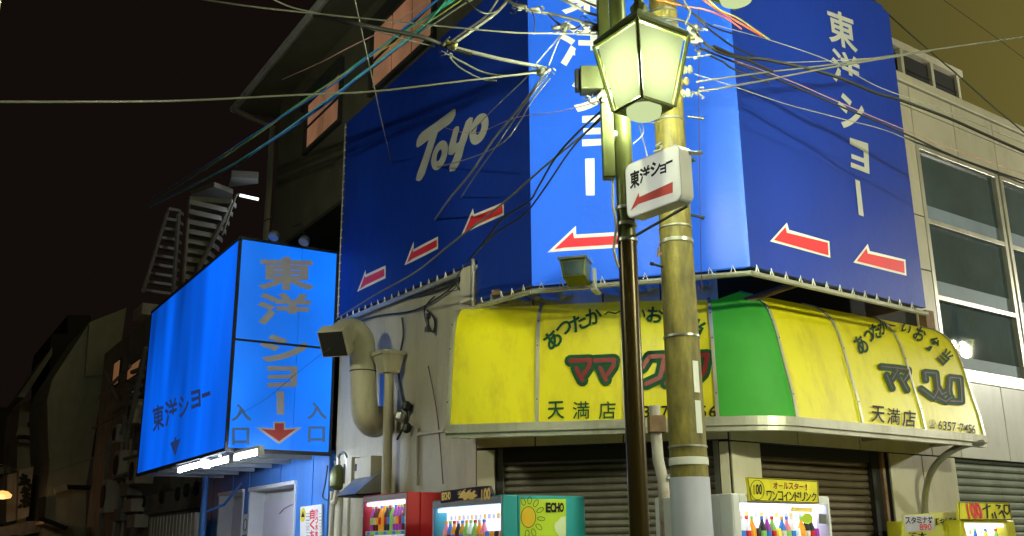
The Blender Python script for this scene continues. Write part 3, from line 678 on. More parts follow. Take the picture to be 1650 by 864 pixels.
for (a, b_, c, d_) in ((U0-.012, U0+.02, DD-.02, DD+.014),): g.pbox(PA, a, b_, Z0, Z1, c, d_)
g.pbox(PA, U0-.010, U0+.02, Z0, Z1, .0, .03); g.pbox(PA, U1-.02, U1+.01, Z0, Z1, DD-.02, DD+.01)
g.pbox(PA, U0-.014, U1+.01, Z0-.04, Z0-.001, DD-.03, DD+.014); g.pbox(PA, U0-.014, U1+.01, Z1+.001, Z1+.03, DD-.03, DD+.012)
g.pbox(PA, U0-.012, U0+.03, Z0-.04, Z0-.001, 0, DD-.035); g.pbox(PA, U0-.012, U0+.03, Z1+.001, Z1+.03, 0, DD-.035)
g.pbox(PA, U0-.013, U0+.01, zsp-.012, zsp+.012, .03, DD-.02); g.build('frame', joint, bx)
for k in range(6): MB().pbox(PA, 3.6+k*.7, 3.64+k*.7, Z0-.05, Z0-.0, .05, DD-.06).build('underside_batten', steel, bx)
fl = Print(on(PS), .004)
fl.char('東', [(421, 415), (503, 417), (502, 466), (421, 465)], .035); fl.char('洋', [(419, 473), (500, 476), (500, 524), (418, 522)], .035)
fl.char('シ', [(423, 541), (494, 543), (494, 582), (423, 581)], .04)
z3_ = lambda p: oo(p, 1.7143, (210, 360))
fl.poly(z3_([(378, 394), (462, 395), (460, 451), (378, 453), (378, 441), (443, 439), (443, 429), (380, 430), (380, 419), (443, 418), (443, 407), (378, 407)]))
fl.poly(z3_([(404, 464), (425, 464), (425, 528), (405, 528)]))
fl.build('large_lettering', mat('grey_opaque_print', (.22, .22, .21), .5, emis=(.3, .29, .28), estr=.30), bx)
fl = Print(on(PS), .004)
for x0, x1, yy in ((374, 404, (652, 678)), (496, 525, (649, 675))): fl.char('入', [(x0, yy[0]), (x1, yy[0]), (x1, yy[1]), (x0, yy[1])], .03)
for x0, x1, yy in ((375, 401, (690, 716)), (497, 523, (688, 712))): fl.char('口', [(x0, yy[0]), (x1, yy[0]), (x1, yy[1]), (x0, yy[1])], .025)
fl.build('entrance_lettering', mat('slate_opaque_print', (.06, .1, .16), .6, emis=(.04, .10, .22), estr=.6), bx)
q = Print(on(PS), .004); q.poly(z3_([(345, 563), (395, 566), (395, 548), (428, 548), (428, 566), (475, 563), (411, 610)])); q.build('arrow_border', MATS['grey_opaque_print'], bx)
q = Print(on(PS), .008); q.poly(z3_([(362, 568), (399, 571), (399, 552), (424, 552), (424, 571), (458, 568), (411, 602)])); q.build('arrow', mat('dark_red_backlit_print', (.15, .02, .015), .5, emis=(.12, .01, .008), estr=.8), bx)
fl = Print(on(PL), .004)
for ch, q in (('東', ((246, 657), (263, 651), (264, 688), (247, 696))), ('洋', ((266, 648), (285, 641), (286, 680), (267, 688))), ('シ', ((288, 640), (303, 637), (304, 668), (289, 673))), ('ョ', ((308, 632), (322, 628), (323, 654), (309, 660)))): fl.char(ch, list(q), .03)
fl.poly([(325, 635), (339, 630), (339, 637), (325, 642)])
fl.poly([(274, 714), (281, 710), (281, 705), (284, 704), (284, 709), (291, 707), (282, 736)])
fl.build('side_lettering', mat('dark_opaque_print', (.05, .06, .10), .5, emis=(.01, .03, .12), estr=1), bx)
for k, (p0, p1) in enumerate((((290, 758), (326, 749)), ((333, 751), (373, 740)), ((380, 738), (420, 729)))):
    a, b_ = atz(*p0, 2.44), atz(*p1, 2.44)
    t = thing('fluorescent_tube_fitting', ['lit fluorescent tube under the light box, farthest left of three', 'lit fluorescent tube under the light box, middle of three', 'lit fluorescent tube under the light box, nearest the right door'][k], 'tube light', (a+b_)/2, 'tube lights under the light box')
    MB().tube([a, b_], .020, 8).build('tube', tube, t, smooth=True)
    dd = (b_-a).normalized(); sd = Vector((dd.y, -dd.x, 0))*.03
    MB().hexa([a-sd+ZZ*.035, a+sd+ZZ*.035, b_+sd+ZZ*.035, b_-sd+ZZ*.035], [a-sd+ZZ*.07, a+sd+ZZ*.07, b_+sd+ZZ*.07, b_-sd+ZZ*.07]).build('batten', wpaint, t)
    for e2 in (a, b_): MB().hexa([e2-sd-dd*.02-ZZ*.03, e2+sd-dd*.02-ZZ*.03, e2+sd+dd*.02-ZZ*.03, e2-sd+dd*.02-ZZ*.03], [e2-sd-dd*.02+ZZ*.04, e2+sd-dd*.02+ZZ*.04, e2+sd+dd*.02+ZZ*.04, e2-sd+dd*.02+ZZ*.04]).build('end_holder', wpaint, t)
for k, (x, y) in enumerate(((441, 381), (490, 389))):
    p = PS.px(x, y, -.1+.0) ; p = PS.px(x, y, .25)
    t = thing('round_spot_lamp', ['small round spot lamp above the light box, left of two', 'small round spot lamp above the light box, right of two'][k], 'spot lamp', p, 'spot lamps above the light box')
    MB().lathe(p, [(.02, .08), (.05, .05), (.065, 0), (.06, -.02)], 14, Vector((.2, .5, .8))).build('reflector', steel, t, smooth=True)
    MB().tube([p+ZZ*.05, p+ZZ*.25+PS.n*-.1, p+ZZ*.3-PS.n*.4], .008, 6).build('arm', blackm, t)
# ================================================================== lamp post and lanterns
light_absorber = bpy.data.materials.new('light_absorber_black'); light_absorber.use_nodes = True; _b = light_absorber.node_tree.nodes['Principled BSDF']; _b.inputs['Base Color'].default_value = (.0004, .0004, .0004, 1); _b.inputs['Specular IOR Level'].default_value = 0; _b.inputs['Roughness'].default_value = 1  # non-reflecting black that swallows bulb light inside the lanterns
def lantern(parent, N, Lc, Rc, zt_, zb_, cb_, name='lantern'):
    """four-sided tapered lantern: N, Lc, Rc three top corners seen from below, cb_ bottom centre"""
    far = Lc+Rc-N; top = [N, Lc, far, Rc]; ct = (Lc+Rc)/2
    k = .62; bot = [ct+(p-ct)*k + (zb_-zt_)*ZZ for p in top]
    ln = MB(); w = .014
    for i in range(4):
        a, b_ = top[i], bot[i]; o = (a-ct).normalized()*.013
        ln.tube([a+o, b_+o], w, 5)
        ln.tube([top[i], top[(i+1) % 4]], w*.9, 5); ln.tube([bot[i], bot[(i+1) % 4]], w, 5)
    L = ln.build(name, lgreen, parent)
    bc = ct.lerp(ct+(zb_-zt_)*ZZ, .45)
    frost = panes('frosted_lantern_glass', (.80, .95, .42), .98, .05, tuple(bc), .34)
    for i in range(4):
        a, b_, c, d_ = [(ct+(p_-ct)*.955 if p_.z > zb_+.01 else Vector((ct.x, ct.y, zb_))+(p_-Vector((ct.x, ct.y, zb_)))*.93) for p_ in (top[i], top[(i+1) % 4], bot[(i+1) % 4], bot[i])]
        MB().quad(a, b_, c, d_).build('pane', frost, L)
    r = MB(); rim = [ct+(p-ct)*1.06+ZZ*.012 for p in top]; rim2 = [ct+(p-ct)*1.06+ZZ*.035 for p in top]
    r.hexa(rim, rim2); apex = ct+ZZ*.26; mid_ = [ct+(p-ct)*.25+ZZ*.20 for p in top]; r.hexa([p+ZZ*.001 for p in rim2], mid_); r.lathe(ct, [(.05, .20), (.06, .24), (.03, .28), (.035, .31), (.01, .35)], 10)
    r.build('roof', lgreen, L)
    MB().hexa([ct+(p-ct)*.97-ZZ*.006 for p in top], [ct+(p-ct)*.97+ZZ*.004 for p in top]).build('light_absorber_plate', light_absorber, L)  # added plate, keeps the lit roof underside from glaring through the panes
    cbm = ct+(zb_-zt_)*ZZ; pl = MB(); rr = (bot[0]-cbm).length*.62
    ring_o = []; 
    n = 24
    for i in range(4):
        a, b_ = bot[i], bot[(i+1) % 4]
        for j in range(6): ring_o.append(a.lerp(b_, j/6))
    ph = math.atan2((bot[0]-cbm).y, (bot[0]-cbm).x); sgn = 1 if ((bot[0]-cbm).cross(bot[1]-cbm)).z > 0 else -1
    ring_i = [cbm+Vector((math.cos(ph+sgn*2*math.pi*j/n)*rr, math.sin(ph+sgn*2*math.pi*j/n)*rr, 0)) for j in range(n)]
    pl.v = ring_o+ring_i; pl.f = [(j, (j+1) % n, n+(j+1) % n, n+j) for j in range(n)]
    pl.build('base_plate', lgreen, L)
    MB().lathe(cbm, [(rr*1.0, .01), (rr*1.0, -.02), (rr*.93, -.045), (rr*.7, -.06), (rr*.35, -.067), (.001, -.068)], 24).build('dome', frostd, L, smooth=True)
    bc = ct.lerp(cbm, .45)
    MB().lathe(bc, [(.002, -.06), (.03, -.045), (.042, 0), (.03, .045), (.015, .07), (.015, .12)], 12).build('bulb', bulbm, L, smooth=True)
    return ct, cbm, bc
def lamp_light(loc, W_, col, r=.2):
    l = bpy.data.lights.new('lantern_light', 'POINT'); l.energy = W_; l.color = col; l.shadow_soft_size = r
    o = bpy.data.objects.new('lantern_light', l); C.objects.link(o); o.location = loc; return o
LCOL = (.90, 1.0, .62)
D0 = 6.0
base = atd(1030, 864, D0); bx0, by0 = .735, D0
lp = thing('street_lamp_post', 'brown and green lamp post carrying the glowing four-sided lantern, left of the concrete pole', 'lamp post', (bx0, by0, 0))
MB().lathe((bx0, by0, 0), [(.11, 0), (.11, .05), (.075, .10), (.062, .3), (.060, 3.36)], 20).build('lower_post', brownm, lp, smooth=True)
MB().lathe((bx0, by0, 0), [(.058, 3.36), (.056, 4.8), (.052, 6.3)], 20).build('upper_post', greenm, lp, smooth=True)
for y, x in ((356, 1008), (330, 1006), (382, 1008)):
    z = atd(x, y, by0-.06).z; MB().lathe((bx0, by0, z-.02), [(.062, 0), (.068, .003), (.068, .022), (.062, .025)], 20).build('band', steel, lp, smooth=True)
dcol = Vector((bx0-.085, by0-.03, 0))
MB().box((bx0-.14, by0-.05, 3.78), (bx0-.062, by0+.03, 6.2)).build('cable_trunking', greenm, lp, bevel=.006)
MB().tube(smoothpts([Vector((bx0-.075, by0-.03, 3.8)), Vector((bx0-.085, by0-.03, 3.6)), Vector((bx0-.07, by0-.04, 3.45)), Vector((bx0-.09, by0-.03, 3.3)), Vector((bx0-.065, by0-.03, 3.18))]), .009, 6).build('cable_tail', creamp, lp)
zt_l = 4.6; N, Lc, Rc = atz(1027, 32, zt_l), atz(961, 77, zt_l), atz(1105, 57, zt_l)
# square up the corner
ctr = (Lc+Rc)/2; h = (Lc-Rc).length/2; t_ = (N-ctr).normalized(); side = Vector((-t_.y, t_.x, 0)); side = side if side.dot(Lc-ctr) > 0 else -side
N, Lc, Rc = ctr+t_*h, ctr+side*h, ctr-side*h
zb_l = 4.13
ct, cbm, bc = lantern(lp, N, Lc, Rc, zt_l, zb_l, None)
MB().tube(smoothpts([ct+ZZ*.33, ct+ZZ*.5, Vector((ct.x-.06, ct.y+.05, ct.z+.7)), Vector((bx0+.06, by0, ct.z+.85)), Vector((bx0, by0, ct.z+.8))]), .018, 8).build('lantern_arm', lgreen, lp, smooth=True)
lamp_light(bc, 3300, LCOL)
# ================================================================== concrete utility pole
ux, uy = 1.155, 6.62
up = thing('utility_pole', 'thick olive concrete utility pole with steel bands and a white wrap beside the lamp post', 'utility pole', (ux, uy, 0))
def ur(z): return .138-.0066*z
prof = [(ur(z), z) for z in (0, .5, 1, 1.5, 1.9, 2.5, 3, 3.5, 4, 4.5, 5, 5.5, 6, 7, 8, 9.5)]
MB().lathe((ux, uy, 0), prof, 28).build('shaft', polem, up, smooth=True)
def uz(y, x=1105): return atd(x, y, uy-.12).z
z_w = uz(768, 1117)
MB().lathe((ux, uy, 0), [(ur(z)+.006, z) for z in (.05, .6, 1.2, z_w)], 28).build('white_wrap', mat('white_plastic_wrap', (.52, .53, .68), .35, var=.05, dirt=(.3, .3, .34), dirt_amt=.3), up, smooth=True)
for y, h_ in ((186, .02), (360, .015), (383, .028), (538, .018), (718, .015), (742, .05), (10, .02), (30, .02)):
    z = uz(y); MB().lathe((ux, uy, z-h_/2), [(ur(z)+.001, 0), (ur(z)+.006, .002), (ur(z)+.006, h_-.002), (ur(z)+.001, h_)], 28).build('steel_band', steel if h_ < .04 else wpaint, up, smooth=True)
for k, (xa, ya, xb, yb) in enumerate(((1108, 188, 1133, 191), (1068, 430, 1050, 425), (1112, 346, 1133, 351), (1108, 261, 1118, 258))):
    a, b_ = atd(xa, ya, uy-.03), atd(xb, yb, uy-.06)
    m = MB(); m.tube([a, b_], .009, 6); m.lathe(b_, [(.014, -.012), (.014, .008)], 8, b_-a); m.build('step_bolt', blackm, up)
for (xa, xb, y0, y1) in ((1121, 1135, 581, 632), (1125, 1140, 645, 698)):
    g = MB(); z0, z1 = uz(y1), uz(y0); a0 = -.60; 
    pts = []
    for j in range(4):
        an = math.radians(-90+20+ j*7.5)
        for z in (z0, z1): pts.append(Vector((ux+math.cos(an)*(ur(z)+.005), uy+math.sin(an)*(ur(z)+.005), z)))
    g.v = pts; g.f = [(2*j, 2*j+2, 2*j+3, 2*j+1) for j in range(3)]
    g.build('number_plate', wpaint, up)
g = MB(); c = atd(1066, 408, uy-.14); g.tube([c, c+Vector((-.03, -.02, -.03)), c+Vector((-.02, -.02, .03))], .010, 5); g.build('clip', rust2, up)
for k, (x, y) in enumerate(((1112, 112), (1106, 131), (1109, 150), (1118, 60), (1122, 45), (1080, 48), (1060, 28))):
    p = atd(x, y, uy-.05); o = (p-Vector((ux, uy, p.z))).normalized()
    MB().lathe(p-o*.02, [(.012, -.05), (.03, -.03), (.034, -.01), (.02, 0), (.034, .012), (.03, .03), (.01, .04)], 10, o).build('insulator', mat('brown_glaze_%d' % k, (.28, .22, .10) if k % 2 else (.35, .36, .28), .25), up, smooth=True)
for k, (x, y) in enumerate(((1122, 50), (1128, 84), (1124, 150), (1050, 22), (1066, 235))):
    p = atd(x, y, uy-.08); g = MB()
    for j in range(4):
        q = p+Vector((random.uniform(-.05, .05), random.uniform(-.03, .03), random.uniform(-.05, .05))); g.tube([p, q, q+Vector((random.uniform(-.05, .05), 0, random.uniform(-.04, .04)))], .008, 5)
    g.build('wire_clamp', steel, up)
for z in (uz(20), uz(-40)):
    MB().box((ux-.5, uy-.19, z), (ux+.35, uy-.13, z+.06)).build('cross_bar', steel, up, bevel=.004) if z > 5.3 else None
# second lantern, on a bracket of the utility pole
l2 = thing('bracket_lantern', 'second glowing lantern at the top edge with only its round base showing', 'lantern', atz(1186, -30, 5.2))
c2 = atz(1186, -4, 5.0); zt2, zb2 = 5.5, 5.02
cc = Vector((c2.x, c2.y, zt2)); N2, L2_, R2 = cc+t_*h, cc+side*h, cc-side*h
ct2, cbm2, bc2 = lantern(l2, N2, L2_, R2, zt2, zb2, None)
MB().tube(smoothpts([ct2+ZZ*.33, ct2+ZZ*.5, Vector(((ct2.x+ux)/2, (ct2.y+uy)/2, ct2.z+.7)), Vector((ux, uy, ct2.z+.6))]), .018, 8).build('lantern_arm', lgreen, l2, smooth=True)
lamp_light(bc2, 800, LCOL)
# lantern reflected in the right-hand windows, and two unseen ones added for light
def street_lantern(x, y, z, label):
    t = thing('street_lantern', label, 'street lamp', (x, y, 0), 'street lanterns further along the pavement')
    MB().lathe((x, y, 0), [(.1, 0), (.1, .06), (.06, .1), (.055, z+.9)], 14).build('post', brownm, t, smooth=True)
    c_ = Vector((x+.35, y, z)); a, b_, r_ = c_+Vector((0, -h, 0)), c_+Vector((-h, 0, 0)), c_+Vector((h, 0, 0))
    q1, q2, q3 = lantern(t, a, b_, r_, z, z-.47, None)
    MB().tube([q1+ZZ*.33, q1+ZZ*.6, Vector((x, y, z+.75))], .018, 8).build('lantern_arm', lgreen, t)
    return q3
b3 = street_lantern(12.3, 11.1, 5.0, 'street lantern down the right street, reflected as the bright spot in the window')
lamp_light(b3, 32000, (1, .98, .82))
b4 = street_lantern(-5.4, 5.4, 5.0, 'added unseen lantern across the left street, lighting the cream side wall')  # off-frame lamp added to brighten the left walls
lamp_light(b4, 4900, (.96, 1.0, .70))
b5 = street_lantern(5.6, 2.2, 5.0, 'added unseen lantern at the right kerb beside the viewpoint, lighting the right facade')  # off-frame lamp added to brighten the right facade
lamp_light(b5, 17500, (.96, 1.0, .68))
# ================================================================== small light box sign between the poles
sg = thing('hanging_sign', 'small white light box sign with red arrow fixed to the lamp post', 'sign', atd(1055, 350, 5.95))
c0 = atd(1009, 310, 5.93); ang = -37.5; P5 = Plane(c0, ang)
q = [P5.px(1009, 268), P5.px(1096, 228), P5.px(1098, 322), P5.px(1012, 353)]
w0, w1 = 0.0, (P5.px(1097, 275)-P5.p).dot(P5.d)
print('sign w', w0, w1, [round(v.z, 2) for v in q])
def rounded(P, u0, u1, zL0, zL1, zR0, zR1, r, o):
    pts = []
    for (cu, cz, a0) in ((u1, 0, 0), (u1, 1, 90), (u0, 2, 180), (u0, 3, 270)):
        pass
    L = (zL1-zL0)
    for k, (cu, cz) in enumerate(((u0+(r if u1 > u0 else -r), zL1-r), (u1-(r if u1 > u0 else -r), zR1-r), (u1-(r if u1 > u0 else -r), zR0+r), (u0+(r if u1 > u0 else -r), zL0+r))):
        sx = 1 if u1 > u0 else -1
        for j in range(5):
            t = math.radians({0: 180, 1: 90, 2: 0, 3: -90}[k]-j*22.5); pts.append(P.at(cu+sx*math.cos(t)*r, cz+math.sin(t)*r, o))
    return pts
zl0, zl1, zr0, zr1 = q[3].z, q[0].z, q[2].z, q[1].z
zc0, zc1 = (zl0+zr0)/2, (zl1+zr1)/2
D_ = .10
fr = rounded(P5, 0, w1, zc0, zc1, zc0, zc1, .045, 0.0); bk = rounded(P5, 0, w1, zc0, zc1, zc0, zc1, .045, -D_)
MB().hexa(bk, fr).build('casing', wpaint, sg)
i = rounded(P5, .008*(1 if w1 > 0 else -1), w1-.008*(1 if w1 > 0 else -1), zc0+.008, zc1-.008, zc0+.008, zc1-.008, .04, .004)
MB().hexa([p-P5.n*.003 for p in i], i).build('face_panel', signw, sg)
z2_ = lambda p: oo(p, 2.7, (940, 180))
pr = Print(on(P5, .004), .003)
for ch, q in (('東', ((204, 266), (242, 251), (243, 322), (205, 336))), ('洋', ((246, 251), (288, 232), (289, 296), (247, 314))), ('シ', ((294, 226), (333, 210), (334, 268), (294, 283))), ('ョ', ((334, 235), (358, 226), (359, 264), (335, 272)))): pr.char(ch, z2_(q), .035)
pr.poly(z2_([(360, 220), (388, 208), (388, 218), (360, 231)])); pr.build('lettering', black, sg)
pr = Print(on(P5, .004), .003); pr.poly(z2_([(205, 432), (241, 352), (243, 372), (389, 305), (389, 352), (240, 402)])); pr.build('arrow', mat('brick_red_print', (.45, .04, .03), .5, emis=(.5, .04, .03), estr=.25), sg)
MB().tube([Vector((bx0+.05, by0-.05, zc0-.10)), P5.at(w1*.98, zc0-.03, -.05)], .010, 6).build('bracket_bar', blackm, sg)
MB().tube([Vector((bx0+.05, by0-.03, zc1-.05)), P5.at(0, zc1-.06, -.05)], .012, 6).build('bracket_bar', steel, sg)
MB().tube([P5.at(w1, zc1-.05, -.08), P5.at(w1, zc1-.03, -.08)+Vector((.10, .12, .03))], .015, 6).build('back_bracket', steel, sg)
# telecom closure
tb_ = thing('cable_closure_box', 'olive metal cable box strapped to the left of the lamp post', 'cable box', atd(957, 150, 6.0))
a, b_ = atd(935, 150, 6.0), atd(990, 118, 6.05)
g = MB(); g.box((a.x, 5.93, a.z-.0), (bx0-.06, 6.05, b_.z)); g.build('box', mat('dark_olive_box_paint', (.035, .04, .014), .5), tb_, bevel=.006)
MB().box((a.x-.035, 5.95, a.z+.01), (a.x-.001, 6.03, b_.z-.01)).build('end_cap', blackm, tb_, bevel=.01)
MB().box((a.x+(bx0-.06-a.x)*.72, 5.925, a.z-.003), (a.x+(bx0-.06-a.x)*.75, 6.055, b_.z+.003)).build('strap', steel, tb_)
# rusty pipe behind the concrete pole
rp = thing('rusty_pipe', 'rust streaked white pipe standing just left of the concrete pole', 'pipe', atz(1075, 864, 1.6)-ZZ*1.6)
x1, x2 = atd(1065, 700, 7.4), atd(1076, 864, 7.4)
m = MB(); m.tube([Vector((x1.x, 7.4, 0)), Vector((x1.x, 7.4, 1.95)), Vector((x1.x-.03, 7.4, 2.1)), Vector((x1.x-.04, 7.4, 2.5))], .042, 12); m.build('pipe', rust, rp, smooth=True)
MB().box((x1.x-.09, 7.32, 2.30), (x1.x+.03, 7.46, 2.42)).build('top_bracket', rust2, rp)
MB().lathe((x1.x+.05, 7.36, 1.97), [(.012, -.03), (.03, 0), (.012, .03)], 8, Vector((1, 0, .4))).build('tap', steel, rp)
# ================================================================== things on the cream side wall
def wall_tube(name, label, cat, pts, r, m, n=10, smooth=True, group=None):
    P_ = smoothpts(pts, 5); o = MB().tube(P_, r, n).build(name, m, None, smooth=smooth); tag(o, label, cat, group); return o
vd = thing('ventilation_duct', 'fat cream U-shaped ventilation duct on the side wall with a black square mouth', 'duct', PA.px(590, 700, .2))
path = [(612, 672, .0), (604, 684, .10), (590, 672, .24), (586, 640, .26), (585, 600, .26), (584, 560, .26), (578, 541, .30), (564, 533, .40), (552, 538, .50), (544, 546, .58)]
pp = smoothpts([PA.px(x, y, o) for x, y, o in path], 4)
MB().tube(pp, .135, 20).build('duct_body', cream, vd, smooth=True)
d_ = (pp[-1]-pp[-4]).normalized(); s_ = d_.orthogonal().normalized()
s_ = Vector((d_.y, -d_.x, 0)).normalized(); t2 = d_.cross(s_).normalized(); e_ = pp[-1]
sq = lambda p, r: [p+s_*r+t2*r, p-s_*r+t2*r, p-s_*r-t2*r, p+s_*r-t2*r]
MB().hexa(sq(e_-d_*.02, .14), sq(e_+d_*.13, .14)).build('mouth_box', cream, vd)
MB().hexa(sq(e_+d_*.10, .125), sq(e_+d_*.134, .13)).build('mouth_opening', dark, vd)
k_ = pp[16]; MB().tube([PA.px(585, 598, .26)-ZZ*.012, PA.px(585, 598, .26)+ZZ*.0], .138, 20).build('joint_band', joint, vd)
MB().pbox(PA, PA.u(616, 640), PA.u(607, 640), PA.px(612, 668).z, PA.px(612, 602).z, aw_o-.0, aw_o+.03).build('blue_backing', bluep, vd)
dpi = thing('rain_downpipe', 'cream rain pipe with a square hopper head beside the fat duct', 'downpipe', PA.px(620, 790, .12)-ZZ*.1)
zh0, zh1 = PA.px(621, 602, .12).z, PA.px(621, 571, .12).z; uh = PA.u(620, 650, .12)
MB().tube([PA.at(uh, 0, .08), PA.at(uh, zh0, .08)], .05, 12).build('pipe', cream, dpi, smooth=True)
MB().hexa([PA.at(uh-.08, zh0, .0), PA.at(uh+.08, zh0, .0), PA.at(uh+.08, zh0, .16), PA.at(uh-.08, zh0, .16)], [PA.at(uh-.13, zh1, -.03), PA.at(uh+.13, zh1, -.03), PA.at(uh+.13, zh1, .22), PA.at(uh-.13, zh1, .22)]).build('hopper', cream, dpi, bevel=.01)
MB().pbox(PA, uh-.14, uh+.14, zh1-.02, zh1+.02, -.03, .235).build('hopper_rim', cream, dpi)
gm = thing('gas_meter', 'small olive gas meter with elbow pipes at the left end of the cream wall', 'gas meter', PA.px(540, 790, .15))
um, zm0, zm1 = PA.u(540, 770, .15), PA.px(540, 790, .15).z, PA.px(540, 752, .15).z
MB().lathe(PA.at(um, zm0, .12), [(.04, 0), (.085, .04), (.09, .18), (.06, .24), (.03, .27)], 14).build('body', greenm, gm, smooth=True)
MB().tube(smoothpts([PA.at(um, zm1-.02, .12), PA.at(um, zm1+.1, .12), PA.at(um-.08, zm1+.14, .12), PA.at(um-.16, zm1+.10, .1), PA.at(um-.17, zm1-.1, .08)]), .018, 8).build('elbow_pipe', steel, gm, smooth=True)
MB().tube(smoothpts([PA.at(um, zm0+.02, .12), PA.at(um+.06, zm0-.12, .12), PA.at(um+.12, zm0-.3, .12), PA.at(um+.12, 0, .12)]), .028, 8).build('feed_pipe', creamp, gm, smooth=True)
MB().lathe(PA.at(um+.03, zm1, .12), [(.02, 0), (.035, .02), (.035, .06), (.02, .08)], 10).build('valve', blackm, gm)
for k, (xa, xb, y0, y1, lab) in enumerate(((553, 566, 739, 792, 'narrow grey switch box with a dark slot left of the hood vent'), (571, 597, 739, 772, 'grey box with a dark slot above the hood vent'))):
    ua, ub2 = PA.u(xb, 760, .1), PA.u(xa, 760, .1); z0, z1 = PA.px(xa, y1, .1).z, PA.px(xa, y0, .1).z
    t = thing('switch_box', lab, 'switch box', PA.at((ua+ub2)/2, z0))
    MB().pbox(PA, ua, ub2, z0, z1, aw_o, .10).build('case', cream, t, bevel=.006)
    MB().pbox(PA, ub2-.06, ub2-.015, z0+.08, z1-.06, .0995, .104).build('slot', joint, t)
hv = thing('hood_vent', 'bright steel hood vent low on the cream wall above the red machine', 'vent', PA.px(585, 795, .1))
ua, ub2 = PA.u(603, 780, .1), PA.u(570, 780, .1); z0, z1 = PA.px(585, 795, .1).z, PA.px(585, 764, .1).z
MB().hexa([PA.at(ua, z0, aw_o), PA.at(ub2, z0, aw_o), PA.at(ub2, z0-.02, .30), PA.at(ua, z0-.02, .30)], [PA.at(ua, z1, aw_o), PA.at(ub2, z1, aw_o), PA.at(ub2, z1, .05), PA.at(ua, z1, .05)]).build('hood', steel, hv)
MB().pbox(PA, ua+.01, ub2-.01, z0-.035, z0-.022, aw_o, .28).build('mesh', joint, hv)
for k, (x, w_) in enumerate(((548, .03), (561, .022), (533, .02))):
    u_ = PA.u(x, 830, .06); o = MB().tube([PA.at(u_, 0, .06), PA.at(u_, PA.px(x, 792, .06).z, .06)], w_, 8).build('conduit', creamp, None, smooth=True)
    tag(o, ['upright pale conduit below the narrow switch box', 'thin upright conduit just left of the red machine', 'thin conduit at the blue wall edge below the gas meter'][k], 'conduit', 'conduits on the cream wall')
sp = thing('wall_conduit', 'painted conduit running from the wall under the left end of the awning', 'conduit', PA.px(673, 760, 0))
MB().tube([PA.px(672, 782, aw_o+.02), PA.px(673, 700, aw_o+.02), PA.px(674, 690, aw_o+.02)], .014, 6).build('upright', cream, sp)
MB().tube([PA.px(674, 700, aw_o+.02), PA.px(716, 694, aw_o+.02)], .018, 6).build('arm', cream, sp)
ins = thing('wall_insulator', 'small black insulator bracket high on the cream wall', 'insulator', PA.px(689, 535, 0))
MB().lathe(PA.px(689, 535, .04), [(.03, 0), (.03, .04), (.015, .06), (.015, .12), (.03, .14), (.03, .18)], 10).build('insulator', blackm, ins)
for (x, y, s2) in ((655, 655, 1), (646, 672, 1.2), (656, 690, .8)):
    MB().lathe(PA.px(x, y, .0), [(.02*s2, -.05), (.05*s2, -.03), (.05*s2, .03), (.02*s2, .05)], 8, Vector((.3, .1, 1))).build('junction', steel if s2 > 1 else blackm, ins)
# ================================================================== vending machines
vstrip = emat('vending_light_strip', (.70, .74, 1.0), 3.5)
def bottle(P, u, z, o, h_, r, m, capm, parent):
    b = MB().lathe(P.at(u, z, o), [(r*.9, 0), (r, h_*.05), (r, h_*.62), (r*.45, h_*.82), (r*.4, h_*.90)], 8); o_ = b.build('bottle', m, parent, smooth=True)
    MB().lathe(P.at(u, z+h_*.90, o), [(r*.48, 0), (r*.48, h_*.10)], 8).build('cap', capm, o_)
    MB().lathe(P.at(u, z+h_*.25, o), [(r*1.03, 0), (r*1.03, h_*.28)], 8).build('label', CAPS[int(u*37) % 5], o_)
def can(P, u, z, o, h_, r, m, parent):
    MB().lathe(P.at(u, z, o), [(r*.85, 0), (r, h_*.06), (r, h_*.92), (r*.8, h_)], 8).build('drink_can', m, parent, smooth=True)
DR = [mat('drink_%s' % n_, c_, .3, var=.1, emis=c_, estr=.28) for n_, c_ in (('cola', (.10, .02, .015)), ('grape', (.35, .05, .40)), ('orange', (.85, .35, .03)), ('green', (.25, .55, .12)), ('blue', (.05, .20, .65)), ('peach', (.85, .25, .30)), ('clear', (.75, .8, .85)), ('tea', (.55, .30, .06)), ('black', (.03, .03, .035)), ('yellow', (.85, .70, .08)))]
CAPS = [white, redm, MATS['drink_green'], MATS['drink_orange'], MATS['drink_blue']]
